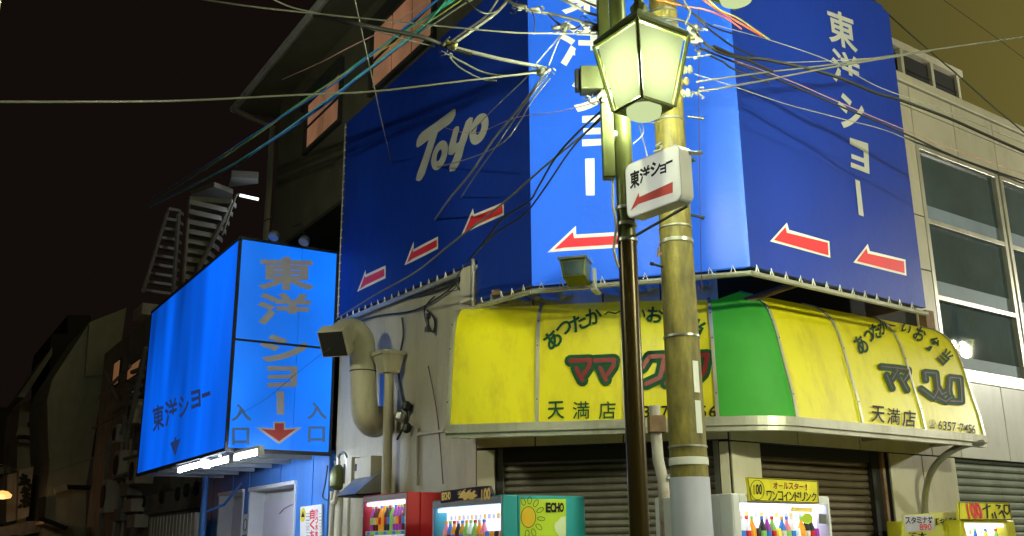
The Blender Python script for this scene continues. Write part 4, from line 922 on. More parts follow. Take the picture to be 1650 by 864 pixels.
def machine(name, label, P, u0, u1, H_, dep, body, rim, disp, zd0, zd1, light, rows, cat='vending machine', mx=.05):
    t = thing(name, label, cat, P.at((u0+u1)/2, 0, -dep/2))
    g = MB(); g.pbox(P, u0, u1, .04, H_, -dep, -.12); g.pbox(P, u0+.03, u1-.03, 0, .04, -dep+.03, -.15); g.build('cabinet', body, t, bevel=.01)
    f = MB()
    f.pbox(P, u0, disp[0], .04, H_, -.118, 0); f.pbox(P, disp[1], u1, .04, H_, -.118, 0); f.pbox(P, disp[0], disp[1], zd1, H_, -.118, 0); f.pbox(P, disp[0], disp[1], .04, zd0, -.118, 0)
    f.build('front_door', body, t, bevel=.008)
    f = MB(); f.pbox(P, disp[0], disp[1], zd1+.004, H_-.01, .001, .005); f.pbox(P, u0+.006, disp[0]-.002, .06, H_-.01, .001, .005); f.pbox(P, disp[1]+.002, u1-.006, .06, H_-.01, .001, .005); f.build('front_trim', rim, t)
    MB().pbox(P, disp[0]+.001, disp[1]-.001, zd0, zd1, -.116, -.105).build('display_back', light, t)
    MB().pbox(P, u0+.12, u1-.25, .18, .40, .001, .012).build('pickup_slot', blackm, t)
    MB().pbox(P, min(disp[1]+.02, u1-.04), u1-.015, .9, 1.1, .001, .01).build('coin_panel', steel, t) if abs(u1-disp[1]) > .08 else None
    n = rows[0]; w_ = disp[1]-disp[0]
    for j in range(n):
        uu = disp[0]+.05+(w_-.1)*(j+.5)/n; MB().pbox(P, uu-.018, uu+.018, zd1-.09, zd1-.055, -.1045, -.10).build('price_card', [white, MATS['pale_plastic'], MATS['gold_print']][j % 3], t)
    MB().pbox(P, disp[0]+.002, disp[1]-.002, zd1-.030, zd1-.006, -.10, -.03).build('light_strip', vstrip, t)
    for r_ in range(rows[1]):
        zz = zd1-rows[2]-r_*rows[3]
        MB().pbox(P, disp[0]+.01, disp[1]-.01, zz-.035, zz, -.10, -.02).build('shelf', MATS['pale_plastic'], t)
        for j in range(n):
            uu = disp[0]+.05+(w_-.1)*(j+.5)/n; mm = rows[4][(j+r_*3) % len(rows[4])]
            if rows[5](j, r_): bottle(P, uu, zz, -.06, .205, .027, DR[mm], CAPS[(j+r_) % 5], t)
            else: can(P, uu, zz, -.06, .125, .026, DR[mm], t)
            MB().pbox(P, uu-.02, uu+.02, zz-.03, zz-.008, -.0195, -.014).build('button', MATS['drink_green'] if j % 3 else MATS['drink_blue'], t)
    return t

mat('pale_plastic', (.7, .7, .75), .3, var=.03)
redb = mat('red_machine_paint', (.42, .012, .02), .35, var=.06, dirt=(.25, .01, .01), dirt_amt=.3)
tealb = mat('teal_machine_paint', (.02, .30, .34), .35, var=.06); whb = mat('white_machine_paint', (.68, .68, .70), .3, var=.04, dirt=(.45, .45, .42), dirt_amt=.3)
lavb = mat('lavender_machine_paint', (.45, .45, .62), .35, var=.05); ylb = mat('yellow_machine_paint', (.55, .5, .03), .35, var=.06)
Pv = Plane(Vector((-.068, 6.75, 0)), -32.2)
def vspan(P, xa, xb, y=830): a, b_ = P.u(xa, y), P.u(xb, y); return min(a, b_), max(a, b_)
e0, e1 = vspan(Pv, 697, 810); r0_, r1_ = vspan(Pv, 584, 655)
print('machines', e0, e1, r0_, r1_, Pv.px(655, 792).z, Pv.px(808, 798).z, Pv.px(700, 812).z)
HR = Pv.px(655, 792).z; HE = Pv.px(809, 797).z
m1 = machine('vending_machine', 'red sided drinks vending machine, leftmost of the row, with cola and grape bottles', Pv, r0_, r1_, HR, .68, redb, lavb, (r0_+.02, r1_-.02), .8, Pv.px(655, 803).z, vend, (13, 3, .24, .245, [0, 0, 1, 1, 1, 3, 8, 8, 2, 2], lambda j, r: True))
m2 = machine('vending_machine', 'teal sided drinks machine with a sun poster on its side', Pv, e0, e1, HE, .68, tealb, lavb, (e0+.02, e1-.03), .8, Pv.px(809, 811).z, vend, (14, 3, .30, .24, [7, 8, 2, 4, 5, 2, 3, 6, 3], lambda j, r: r == 0 and j > 3))
# side poster
PvS = Plane(Pv.at(e0, 0), 57.8); 
def zq(p): return oo(p, 4.583, (570, 770))
pr = Print(on(PvS), .003); pr.poly([(838, 804), (912, 804.5), (912, 930), (838, 930)]); pr.build('side_poster', mat('lime_poster_paper', (.45, .62, .02), .4, var=.04), m2)
pr = Print(on(PvS), .006); pr.poly([(x, y) for x, y in zq(ell(1290, 290, 52, 75, 0, 24))]); 
pr.build('poster_sun', mat('poster_orange', (.75, .48, .01), .4), m2)
pr = Print(on(PvS), .0075)
pr.ring(zq(ell(1290, 290, 56, 79, 0, 24)), zq(ell(1290, 290, 52, 75, 0, 24)))
for k in range(12):
    t = k*math.pi/6+.1; cx, cy = 1290+math.cos(t)*95, 290+math.sin(t)*125
    if cx < 1236: continue
    o1 = ell(cx, cy, 30, 17, math.degrees(math.atan2(math.sin(t)*125, math.cos(t)*95)), 14); o2 = ell(cx, cy, 26, 13, math.degrees(math.atan2(math.sin(t)*125, math.cos(t)*95)), 14)
    pr.ring(zq(o1), zq(o2))
pr.text('ECHO', zq([(1420, 188), (1552, 188), (1552, 250), (1420, 252)]), .05)
pr.build('poster_lines', black, m2)
pr = Print(on(PvS), .006)
pr.poly(zq([(1566, 285), (1530, 290), (1512, 315), (1490, 330), (1480, 360), (1490, 395), (1510, 420), (1520, 470), (1566, 500)])); pr.build('poster_cloud', mat('poster_pale_cloud', (.62, .72, .45), .4), m2)
# header signs
hd = Pv.off(.0)
g = MB(); q = [Pv.px(x, y, .01) for x, y in ((710, 811), (789, 799), (793, 797), (788, 783), (770, 784), (710, 792))]; g.poly(q, -Pv.n*.02); g.build('header_sign', mat('header_dark_print', (.05, .04, .09), .4), m2)
pr = Print(on(Pv, .01), .004)
pr.text('ECHO', [(712, 795), (726, 793), (726, 804), (712, 806)], .06); pr.text('100', [(774, 789), (790, 786.5), (790, 804), (774, 806)], .05)
pr.poly(zq([(765, 100), (790, 115), (810, 90), (830, 112), (850, 88), (870, 110), (895, 88), (893, 120), (915, 135), (890, 145), (880, 165), (845, 150), (820, 172), (805, 150), (770, 150), (785, 130)]))
for k in range(10):
    t = k*.63; pr.poly([(753+math.cos(t)*11, 797+math.sin(t)*6), (753+math.cos(t+.12)*16, 797+math.sin(t+.12)*9), (753+math.cos(t-.05)*16, 797+math.sin(t-.05)*9)])
pr.build('header_print', MATS['gold_print'], m2)
pr = Print(on(PvS.off(0), 0), .004)
# right-hand machines
M0 = Vector((1.484, 6.84, 0)); PM = Plane(M0, 54.1); w_0, w_1 = vspan(PM, 1181, 1338); HM = PM.px(1184, 795).z
print('mach R', w_0, w_1, HM, PM.px(1337, 801).z)
m3 = machine('vending_machine', 'white drinks machine with a yellow 100 yen header sign right of the concrete pole', PM, w_0, w_1, HM, .75, whb, whb, (w_0+.07, w_1-.03), .8, PM.px(1260, 812).z, vend, (16, 3, .29, .24, [6, 6, 2, 8, 8, 1, 3, 9, 4, 5], lambda j, r: r != 0 or j % 4 != 3))
MB().pbox(PM, w_0+.07, w_1-.03, 1.48, PM.px(1260, 812).z-.002, -.10, -.04).build('lit_panel_top', vpanel, m3) if False else None
q = [PM.px(x, y, .03) for x, y in ((1204, 769), (1318, 775), (1319.7, 811.5), (1209.6, 807))]
MB().poly(q, -PM.n*.02).build('header_sign', yel, m3)
pr = Print(on(PM, .03), .003)
pr.stroke([(1205, 770), (1317, 776), (1318.7, 810.5), (1210.4, 806), (1205, 770)], 1.1)
z8 = lambda p: oo(p, 6.967, (1140, 740))
pr.ring(z8(ell(560, 345, 80, 114, -4)), z8(ell(560, 345, 73, 107, -4)))
pr.text('100', z8([(505, 285), (612, 285), (612, 392), (508, 392)]), .03)
pr.text('ワンコインドリンク', z8([(660, 355), (1225, 378), (1228, 472), (668, 462)]), .02)
pr.build('header_outline', black, m3)
pr = Print(on(PM, .03), .003); pr.text('オールスター!', z8([(735, 258), (1140, 278), (1142, 348), (738, 330)]), .03); pr.build('header_title', mred, m3)
MB().poly([PM.px(x, y, -.02) for x, y in z8([(940, 535), (1180, 545), (1180, 598), (940, 588)])], -PM.n*.004).build('gold_label', MATS['gold_print'], m3)
pr = Print(on(PM, -.02), 0); pr.poly(z8(ell(1120, 668, 62, 58, 0))); pr.build('round_label', MATS['lime_poster_paper'], m3)
MB().poly([PM.px(x, y, -.02) for x, y in z8([(1250, 612), (1325, 618), (1332, 730), (1252, 722)])], -PM.n*.004).build('grey_label', steel, m3)
v_0, v_1 = vspan(PM, 1546, 1632)
m4 = machine('vending_machine', 'yellow framed drinks machine at the far right edge under the short shutter', PM, v_0, v_1, PM.px(1590, 838).z+.0, .7, ylb, ylb, (v_0+.05, v_1-.12), .8, PM.px(1590, 843).z, vendw, (7, 2, .25, .26, [2, 4, 4, 9, 9, 6, 3], lambda j, r: j % 2 == 0))
MB().poly([PM.px(x, y, .03) for x, y in ((1545.4, 809), (1627, 810), (1631, 838), (1545, 838))], -PM.n*.02).build('header_sign', yel, m4)
z9 = lambda p: oo(p, 7.857, (1440, 790))
pr = Print(on(PM, .03), .003); pr.stroke([(1546, 810), (1626.4, 811), (1630, 837), (1546, 837), (1546, 810)], 1); 
for p in ([(1130, 240), (1220, 200)], [(1180, 180), (1190, 350)], [(1250, 300), (1260, 350)], [(1280, 280), (1300, 350)], [(1300, 190), (1350, 200), (1330, 230)], [(1340, 300), (1370, 260), (1410, 350)], [(1400, 190), (1400, 270), (1440, 305), (1465, 270), (1460, 190), (1400, 190)]): pr.stroke(z9(p), 2.6)
pr.build('header_lines', black, m4)
pr = Print(on(PM, .03), .004); pr.text('100', z9([(900, 175), (1080, 165), (1140, 345), (930, 350)]), .06); pr.build('header_price', redm, m4)
# menu board
mb_ = thing('menu_board', 'yellow menu board with handwritten price papers left of the yellow machine', 'menu board', PM.px(1500, 900, -.2))
PMb = PM.off(-.15)
MB().poly([PMb.px(x, y) for x, y in ((1458, 830), (1543, 824), (1545, 960), (1462, 960))], -PM.n*.03).build('board', mat('menu_yellow_paper', (.55, .52, .12), .5, var=.1), mb_)
pr = Print(on(PMb), .003); pr.poly(z9([(120, 325), (500, 318), (525, 510), (160, 525)])); pr.build('price_paper', mat('lavender_paper', (.48, .46, .58), .5), mb_)
pr = Print(on(PMb), .005); pr.text('スタミナ丼', z9([(140, 345), (500, 335), (505, 410), (150, 425)]), .025); pr.text('豚キムチ丼', z9([(525, 360), (805, 345), (805, 435), (530, 445)]), .025)
pr.text('特大', z9([(180, 540), (420, 535), (420, 600), (190, 600)]), .04); pr.build('handwriting', black, mb_)
pr = Print(on(PMb), .005); pr.text('890', z9([(320, 430), (480, 425), (480, 505), (330, 508)]), .01); pr.text('390', z9([(690, 460), (820, 450), (825, 535), (700, 540)]), .01); pr.build('prices', redm, mb_)
# poster on the blue wall, small notice
po = thing('notice_board', 'white notice with red and black vertical writing on the blue entrance wall', 'notice', PA.px(502, 900, eo))
MB().poly([PA.px(x, y, eo+.03) for x, y in ((484, 817), (518, 812.5), (517, 960), (482, 960))], -PA.n*.015).build('board', white, po)
z7b = lambda p: oo(p, 6, (360, 720))
pr = Print(on(PA, eo+.03), .003); pr.text('自くお', z7b([(838, 605), (880, 600), (878, 900), (836, 905)]), .04, vert=True); pr.text('沿う木言', z7b([(886, 605), (916, 602), (914, 880), (884, 885)]), .03, vert=True); pr.build('red_writing', redm, po)
pr = Print(on(PA, eo+.03), .003)
for x in (808, 825, 936): pr.text('ーニー三ーニ', z7b([(x-9, 625), (x+9, 622), (x+9, 900), (x-9, 903)]), .0, vert=True)
pr.build('black_writing', black, po)
pr = Print(on(PA, eo+.03), .003); pr.poly(z7b(ell(768, 660, 25, 68, 4))); pr.build('yellow_disc', mat('notice_yellow', (.8, .62, .02), .5), po)
pr = Print(on(PA, eo+.03), .005); pr.poly(z7b([(768, 625), (785, 680), (750, 680)])); pr.build('disc_mark', black, po)
no = thing('small_notice', 'small white paper notice with a grey oval between the two doors', 'notice', PA.px(395, 862, eo))
MB().poly([PA.px(x, y, eo+.02) for x, y in ((391.5, 829), (400, 828), (398.5, 861), (390, 862))], -PA.n*.005).build('paper', white, no)
pr = Print(on(PA, eo+.02), .003); pr.ring(ell(395, 846, 3.0, 10, 4), ell(395, 846, 2.2, 8.5, 4)); pr.build('oval_print', black, no)
# rooftop screen
rt = thing('rooftop_louvre_unit', 'dark louvred plant screen on the roof of the white clad building', 'rooftop unit', PB.px(1490, 150, -.8))
Pr = PB.off(-1.0)
ux_ = [Pr.u(x, 130) for x in (1440, 1455, 1497, 1503, 1538)]
zr = Pr.px(1455, 80).z
MB().pbox(Pr, ux_[0]-.8, ux_[4]+.25, 6.1, zr+.02, -1.2, -.08).build('plant_box', greyd, rt)
for a, b_ in ((ux_[1], ux_[2]), (ux_[3], ux_[4])):
    MB().pbox(Pr, a, b_, 6.1, zr-.08, -.06, 0).build('louvre_panel', joint, rt)
    for k in range(14):
        z = 6.15+(zr-.25-6.1)*k/14; MB().pbox(Pr, a, b_, z, z+.012, .001, .02).build('louvre_blade', dark, rt)
for u_ in (ux_[1]-.02, (ux_[2]+ux_[3])/2, ux_[4]+.02): MB().pbox(Pr, u_-.03, u_+.03, 6.0, zr+.04, -.02, .04).build('post', creamp, rt)
MB().pbox(Pr, ux_[0]-.9, ux_[4]+.15, zr-.04, zr+.06, -1.3, .05).build('cap', creamp, rt)
for k in range(8): MB().pbox(Pr, ux_[0]-.05, ux_[1]-.03, 6.1+k*.11, 6.12+k*.11, 0, .03).build('ladder_rung', creamp, rt)
# pale edge of a building at the far left
le = atd(6, 10, 3.02)
ed = MB().box((le.x-.2, 2.9, 0), (le.x+.0, 3.0, 7)).build('corner_post', mat('pale_yellow_render', (.55, .55, .35), .6), None)
tag(ed, 'pale yellow pillar just entering the top left edge', 'pillar')
# ================================================================== street beyond on the left
def slab(name, P, px, m, depth, parent, o=0):
    return MB().poly([P.px(x, y, o) for x, y in px], P.n*-depth).build(name, m, parent)
# stair tower
st_ = thing('stair_tower', 'black steel stair tower with dim treads above the blue light box', 'stair tower', PA.at(9.5, 0))
steelk = mat('dim_stair_steel', (.30, .31, .32), .5, .3, var=.15)
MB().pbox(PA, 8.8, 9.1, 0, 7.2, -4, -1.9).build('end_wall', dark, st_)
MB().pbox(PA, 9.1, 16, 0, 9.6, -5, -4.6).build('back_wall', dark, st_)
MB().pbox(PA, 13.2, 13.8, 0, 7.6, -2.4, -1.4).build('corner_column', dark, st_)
z6_ = lambda p: oo(p, 3.9265, (220, 260))
R_ = [((335, 250), (600, 268)), ((335, 270), (578, 325)), ((332, 330), (555, 380)), ((330, 395), (535, 435)), ((325, 455), (512, 490)), ((320, 515), (490, 547)), ((310, 575), (465, 600)), ((305, 632), (440, 652)), ((300, 690), (402, 706)), ((300, 742), (345, 750)), ((290, 800), (330, 806))]
for k, (a, b_) in enumerate(R_):
    z = 8.2-.17*k; p, q = [atz(*w_, z) for w_ in z6_([a, b_])]; bd = Vector((.05, 1, 0)).normalized()*.30
    MB().hexa([p, q, q+bd, p+bd], [v+ZZ*.10 for v in (p, q, q+bd, p+bd)]).build('tread', steelk, st_)
L_ = [((205, 308), (265, 318)), ((185, 370), (262, 383)), ((165, 430), (257, 443)), ((145, 487), (250, 503)), ((125, 543), (247, 563)), ((105, 600), (243, 620)), ((85, 655), (235, 678)), ((70, 712), (230, 735)), ((55, 765), (228, 790)), ((45, 820), (215, 845))]
for k, (a, b_) in enumerate(L_):
    z = 8.4-.17*k; p, q = [atz(*w_, z) for w_ in z6_([a, b_])]; bd = Vector((.05, 1, 0)).normalized()*.30
    MB().hexa([p, q, q+bd, p+bd], [v+ZZ*.06 for v in (p, q, q+bd, p+bd)]).build('tread', steelk, st_)
def rod(name, pts, zs_, r, m, parent): MB().tube([atz(x, y, z) for (x, y), z in zip(z6_(pts), zs_)], r, 6).build(name, m, parent)
rod('stringer', [(335, 250), (297, 770)], (8.25, 6.3), .035, greyd, st_)
rod('stringer', [(203, 300), (40, 830)], (8.5, 6.7), .04, greyd, st_)
rod('stringer', [(268, 305), (232, 845)], (8.5, 6.7), .05, greyd, st_)
rod('stringer', [(603, 262), (330, 806)], (8.25, 6.5), .05, greyd, st_)
rod('handrail', [(650, 205), (630, 215), (540, 470)], (8.35, 8.3, 7.3), .025, steelk, st_)
p, q = [atz(x, y, 8.45) for x, y in z6_([(655, 215), (770, 240)])]
MB().tube([p, q], .03, 8).build('stair_tube_light', dimtube, st_)
lt = bpy.data.lights.new('stair_light', 'POINT'); lt.energy = 11; lt.color = (.9, .95, 1); lt.shadow_soft_size = .1; lo = bpy.data.objects.new('stair_light', lt); C.objects.link(lo); lo.location = (p+q)/2-ZZ*.25+Vector((.35, -.2, 0))
a = [atz(x, y, 8.9) for x, y in z6_([(600, 100), (770, 110), (770, 140), (580, 165)])]
MB().hexa(a, [v+ZZ*.15 for v in a]).build('landing', steelk, st_)
a = [atz(x, y, 8.6) for x, y in z6_([(340, 215), (490, 160), (610, 205), (600, 262)])]
MB().hexa(a, [v+ZZ*.1 for v in a]).build('landing', steelk, st_)
# grey neighbour with side pipes and lit windows
nb = thing('grey_street_building', 'dim grey building with two small lit windows just left of the blue light box', 'building', PA.at(15.5, 0))
Q1 = PX_(14.3)
MB().pbox(PA, 14.3, 19.5, 0, 6.4, -5, -.2).build('wall', greyd, nb)
MB().pbox(PA, 14.3, 15.2, 6.4, 6.65, -5, .0).build('roof_slab', palew, nb)
for (xa, xb, ya, yb) in ((186, 194, 585, 618), (209, 231, 586, 604)):
    ua, ub2 = PA.u(xb, 600, -.2), PA.u(xa, 600, -.2); z0, z1 = PA.px((xa+xb)/2, yb, -.2).z, PA.px((xa+xb)/2, ya, -.2).z
    f = MB().pbox(PA, ua-.05, ub2+.05, z0-.05, z1+.05, -.2, -.17).build('window', joint, nb); 
    n_ = 1 if xb-xa < 10 else 3
    for k in range(n_): MB().pbox(PA, ua+(ub2-ua)*k/n_+.02, ua+(ub2-ua)*(k+1)/n_-.02, z0, z1, -.169, -.15).build('pane', warmw, f)
for k, (x, r_) in enumerate(((205, .05), (198, .03), (178, .05), (212, .03))):
    u_ = PA.u(x, 700, 0); MB().tube([PA.at(u_, 0, 0), PA.at(u_, 4.6-.3*k, 0)], r_, 6).build('drain_pipe', palew if k % 2 else greyd, nb)
for (x, y, w_, h_) in ((222, 665, .5, .5), (199, 750, .6, .6), (178, 800, .5, .7), (196, 700, .5, .4), (225, 760, .7, .5)):
    p = PA.px(x, y, .0); u_ = (p-PA.p).dot(PA.d); f = MB().pbox(PA, u_-w_/2, u_+w_/2, p.z-h_/2, p.z+h_/2, -.2, .15).build('air_conditioner', palew, nb, bevel=.02)
    MB().lathe(PA.at(u_, p.z, .15), [(h_*.36, 0), (h_*.36, .02), (h_*.1, .025)], 12, PA.n).build('fan_grille', joint, f)
for (x0, y0, x1, y1, r_) in ((150, 690, 215, 655, .03), (160, 640, 210, 590, .04), (200, 740, 232, 730, .04), (185, 770, 240, 752, .05), (170, 600, 188, 640, .05), (195, 700, 235, 560, .04)):
    MB().tube([PA.px(x0, y0, .15), PA.px(x1, y1, .05)], r_, 5).build('wall_pipe', greyd, nb)
for k in range(5):
    p, q = PA.px(213-k*2, 640+k*13-40, .25), PA.px(232-k*3, 632+k*14-40, .25); MB().tube([p, q], .05, 5).build('fire_stair_tread', steelk, nb)
MB().tube([PA.px(205, 700, .3), PA.px(236, 560, .3)], .05, 5).build('fire_stair_stringer', greyd, nb)
for k, (x, y) in enumerate(((215, 790), (222, 815), (205, 830), (228, 840))):
    p = PA.px(x, y, -.1); u_ = (p-PA.p).dot(PA.d); MB().pbox(PA, u_-.35, u_+.35, p.z-.12, p.z+.12, -.2, .1).build('small_canopy', palew if k % 2 else greyd, nb)
# big blank wall and blocks further down
bw = thing('blank_walled_building', 'dim green-grey blank side wall with a sloping top down the left street', 'building', PA.at(20, 0))
Q2 = PX_(20.0)
slab('side_wall', Q2, [(145, 519), (204, 496), (188, 600), (171, 658), (150, 720), (139, 780), (136, 940), (60, 940), (80, 745), (78, 720), (76, 645), (84, 612)], gwall, 3.5, bw)
slab('upper_band', Q2, [(146, 520), (203, 497), (190, 585), (187, 592), (84, 596), (84, 612), (86, 610), (136, 610), (137, 600)], palew, 3.4, bw, .04) if False else None
slab('upper_wall', Q2, [(144, 522), (203, 498), (187, 600), (186, 604), (137, 606), (138, 600)], mat('dim_pale_green_wall', (.28, .29, .24), .8), .2, bw, .15)
MB().tube([Q2.px(195, 560, .3), Q2.px(166, 650, .3), Q2.px(152, 735, .3)], .08, 6).build('drain_pipe', joint, bw)
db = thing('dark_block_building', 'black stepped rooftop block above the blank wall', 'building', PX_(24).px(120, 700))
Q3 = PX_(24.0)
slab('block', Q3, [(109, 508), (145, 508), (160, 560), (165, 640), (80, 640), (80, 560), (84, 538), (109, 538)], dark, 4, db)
slab('lean_to_roof', Q3, [(84, 560), (84, 572), (40, 640), (28, 640)], greyd, 3, db, .3)
bb2 = thing('balcony_house', 'pale brown house with a curved balcony at the lower left', 'house', PX_(28).px(60, 800))
Q4 = PX_(28.0)
slab('wall', Q4, [(33, 650), (84, 630), (120, 640), (120, 940), (26, 940), (28, 700)], palew, 4, bb2)
slab('balcony', PX_(26.5), [(26, 700), (30, 712), (60, 716), (92, 728), (96, 712), (116, 700), (78, 690), (30, 688)], palew, .8, bb2)
MB().tube(smoothpts([PX_(26.3).px(28, 704), PX_(26.3).px(50, 706), PX_(26.3).px(88, 720), PX_(26.3).px(94, 735), PX_(26.3).px(93, 752)]), .06, 6).build('balcony_rail', joint, bb2)
slab('balcony_door', PX_(26.4), [(95, 712), (117, 700), (117, 750), (93, 752)], joint, .3, bb2)
slab('window', PX_(27.8), [(46, 680), (52, 678), (52, 702), (46, 703)], joint, .2, bb2)
lw = thing('low_white_house', 'low pinkish white walls with a dark creeper at the bottom left', 'house', PX_(22).px(40, 850))
Q5 = PX_(21.5)
slab('wall', Q5, [(12, 765), (27, 762), (26, 838), (10, 842)], palew, 2, lw)
slab('wall', Q5, [(31, 758), (54, 752), (46, 832), (28, 838)], mat('dim_pink_white_wall', (.55, .48, .44), .8), 2, lw, .4)
g = MB()
for k in range(60):
    c = Q5.px(random.gauss(40, 3), random.uniform(768, 815), .5); g.tube([c, c+Vector((random.uniform(-.1, .1), 0, random.uniform(-.1, .1)))], .04, 4)
g.build('creeper', mat('dark_creeper', (.03, .04, .02), .8), lw, kind='stuff')
slab('roof', Q5, [(0, 850), (45, 840), (110, 838), (108, 850), (40, 862), (0, 864)], greyd, 4, lw, 1.0)
slab('doorway', Q2, [(64, 802), (73, 800), (71, 840), (62, 842)], joint, .2, lw, .2)
cp = thing('small_entrance_canopy', 'small pale canopy with a bracket at the bottom left by the blank wall', 'canopy', Q2.px(90, 850))
slab('canopy_top', Q2, [(72, 838), (110, 840), (108, 852), (84, 848), (70, 844)], palew, 1.5, cp, 1.2)
MB().tube([Q2.px(62, 835, 1.3), Q2.px(84, 842, 1.3), Q2.px(108, 852, 1.3)], .05, 6).build('bracket_pipe', joint, cp)
sl_ = thing('angled_street_fitting', 'pale angled lamp head on a dark arm in front of the blank wall', 'lamp', Q2.px(98, 790, .6))
MB().tube([Q2.px(88, 792, .7), Q2.px(108, 786, .7)], .09, 6).build('lamp_head', palew, sl_); MB().tube([Q2.px(108, 785, .7), Q2.px(150, 786, .3)], .06, 6).build('arm', joint, sl_)
hl = thing('hanging_warm_lamp', 'warm glowing round lamp at the far left edge', 'lamp', atd(3, 799, 24))
c = atd(3, 799, 24); MB().lathe(c, [(.02, .12), (.12, .10), (.22, .02), (.20, -.05), (.05, -.08)], 14).build('shade', warm, hl, smooth=True); MB().tube([c+ZZ*.1, c+ZZ*1.2], .02, 5).build('cord', joint, hl)
l = bpy.data.lights.new('warm_lamp_light', 'POINT'); l.energy = 9; l.color = (1, .5, .2); o = bpy.data.objects.new('warm_lamp_light', l); C.objects.link(o); o.location = c-ZZ*.2+Vector((0, -.3, 0)); l.shadow_soft_size = .1
awn = thing('dark_shop_awning', 'dark curved shop awning at the left edge above the warm lamp', 'awning', PX_(27).px(8, 770))
slab('canvas', PX_(25.5), [(-40, 755), (0, 752), (16, 754), (18, 762), (-40, 768)], greyd, 1.5, awn)
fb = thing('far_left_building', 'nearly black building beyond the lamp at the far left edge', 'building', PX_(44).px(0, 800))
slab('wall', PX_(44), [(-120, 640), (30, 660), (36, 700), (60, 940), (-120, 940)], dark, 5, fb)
for k in range(6): slab('awning_strip', PX_(25+k*.3), [(0, 842-k*.2), (0, 844), (240, 862), (240, 858)], joint, .1, fb) if False else None
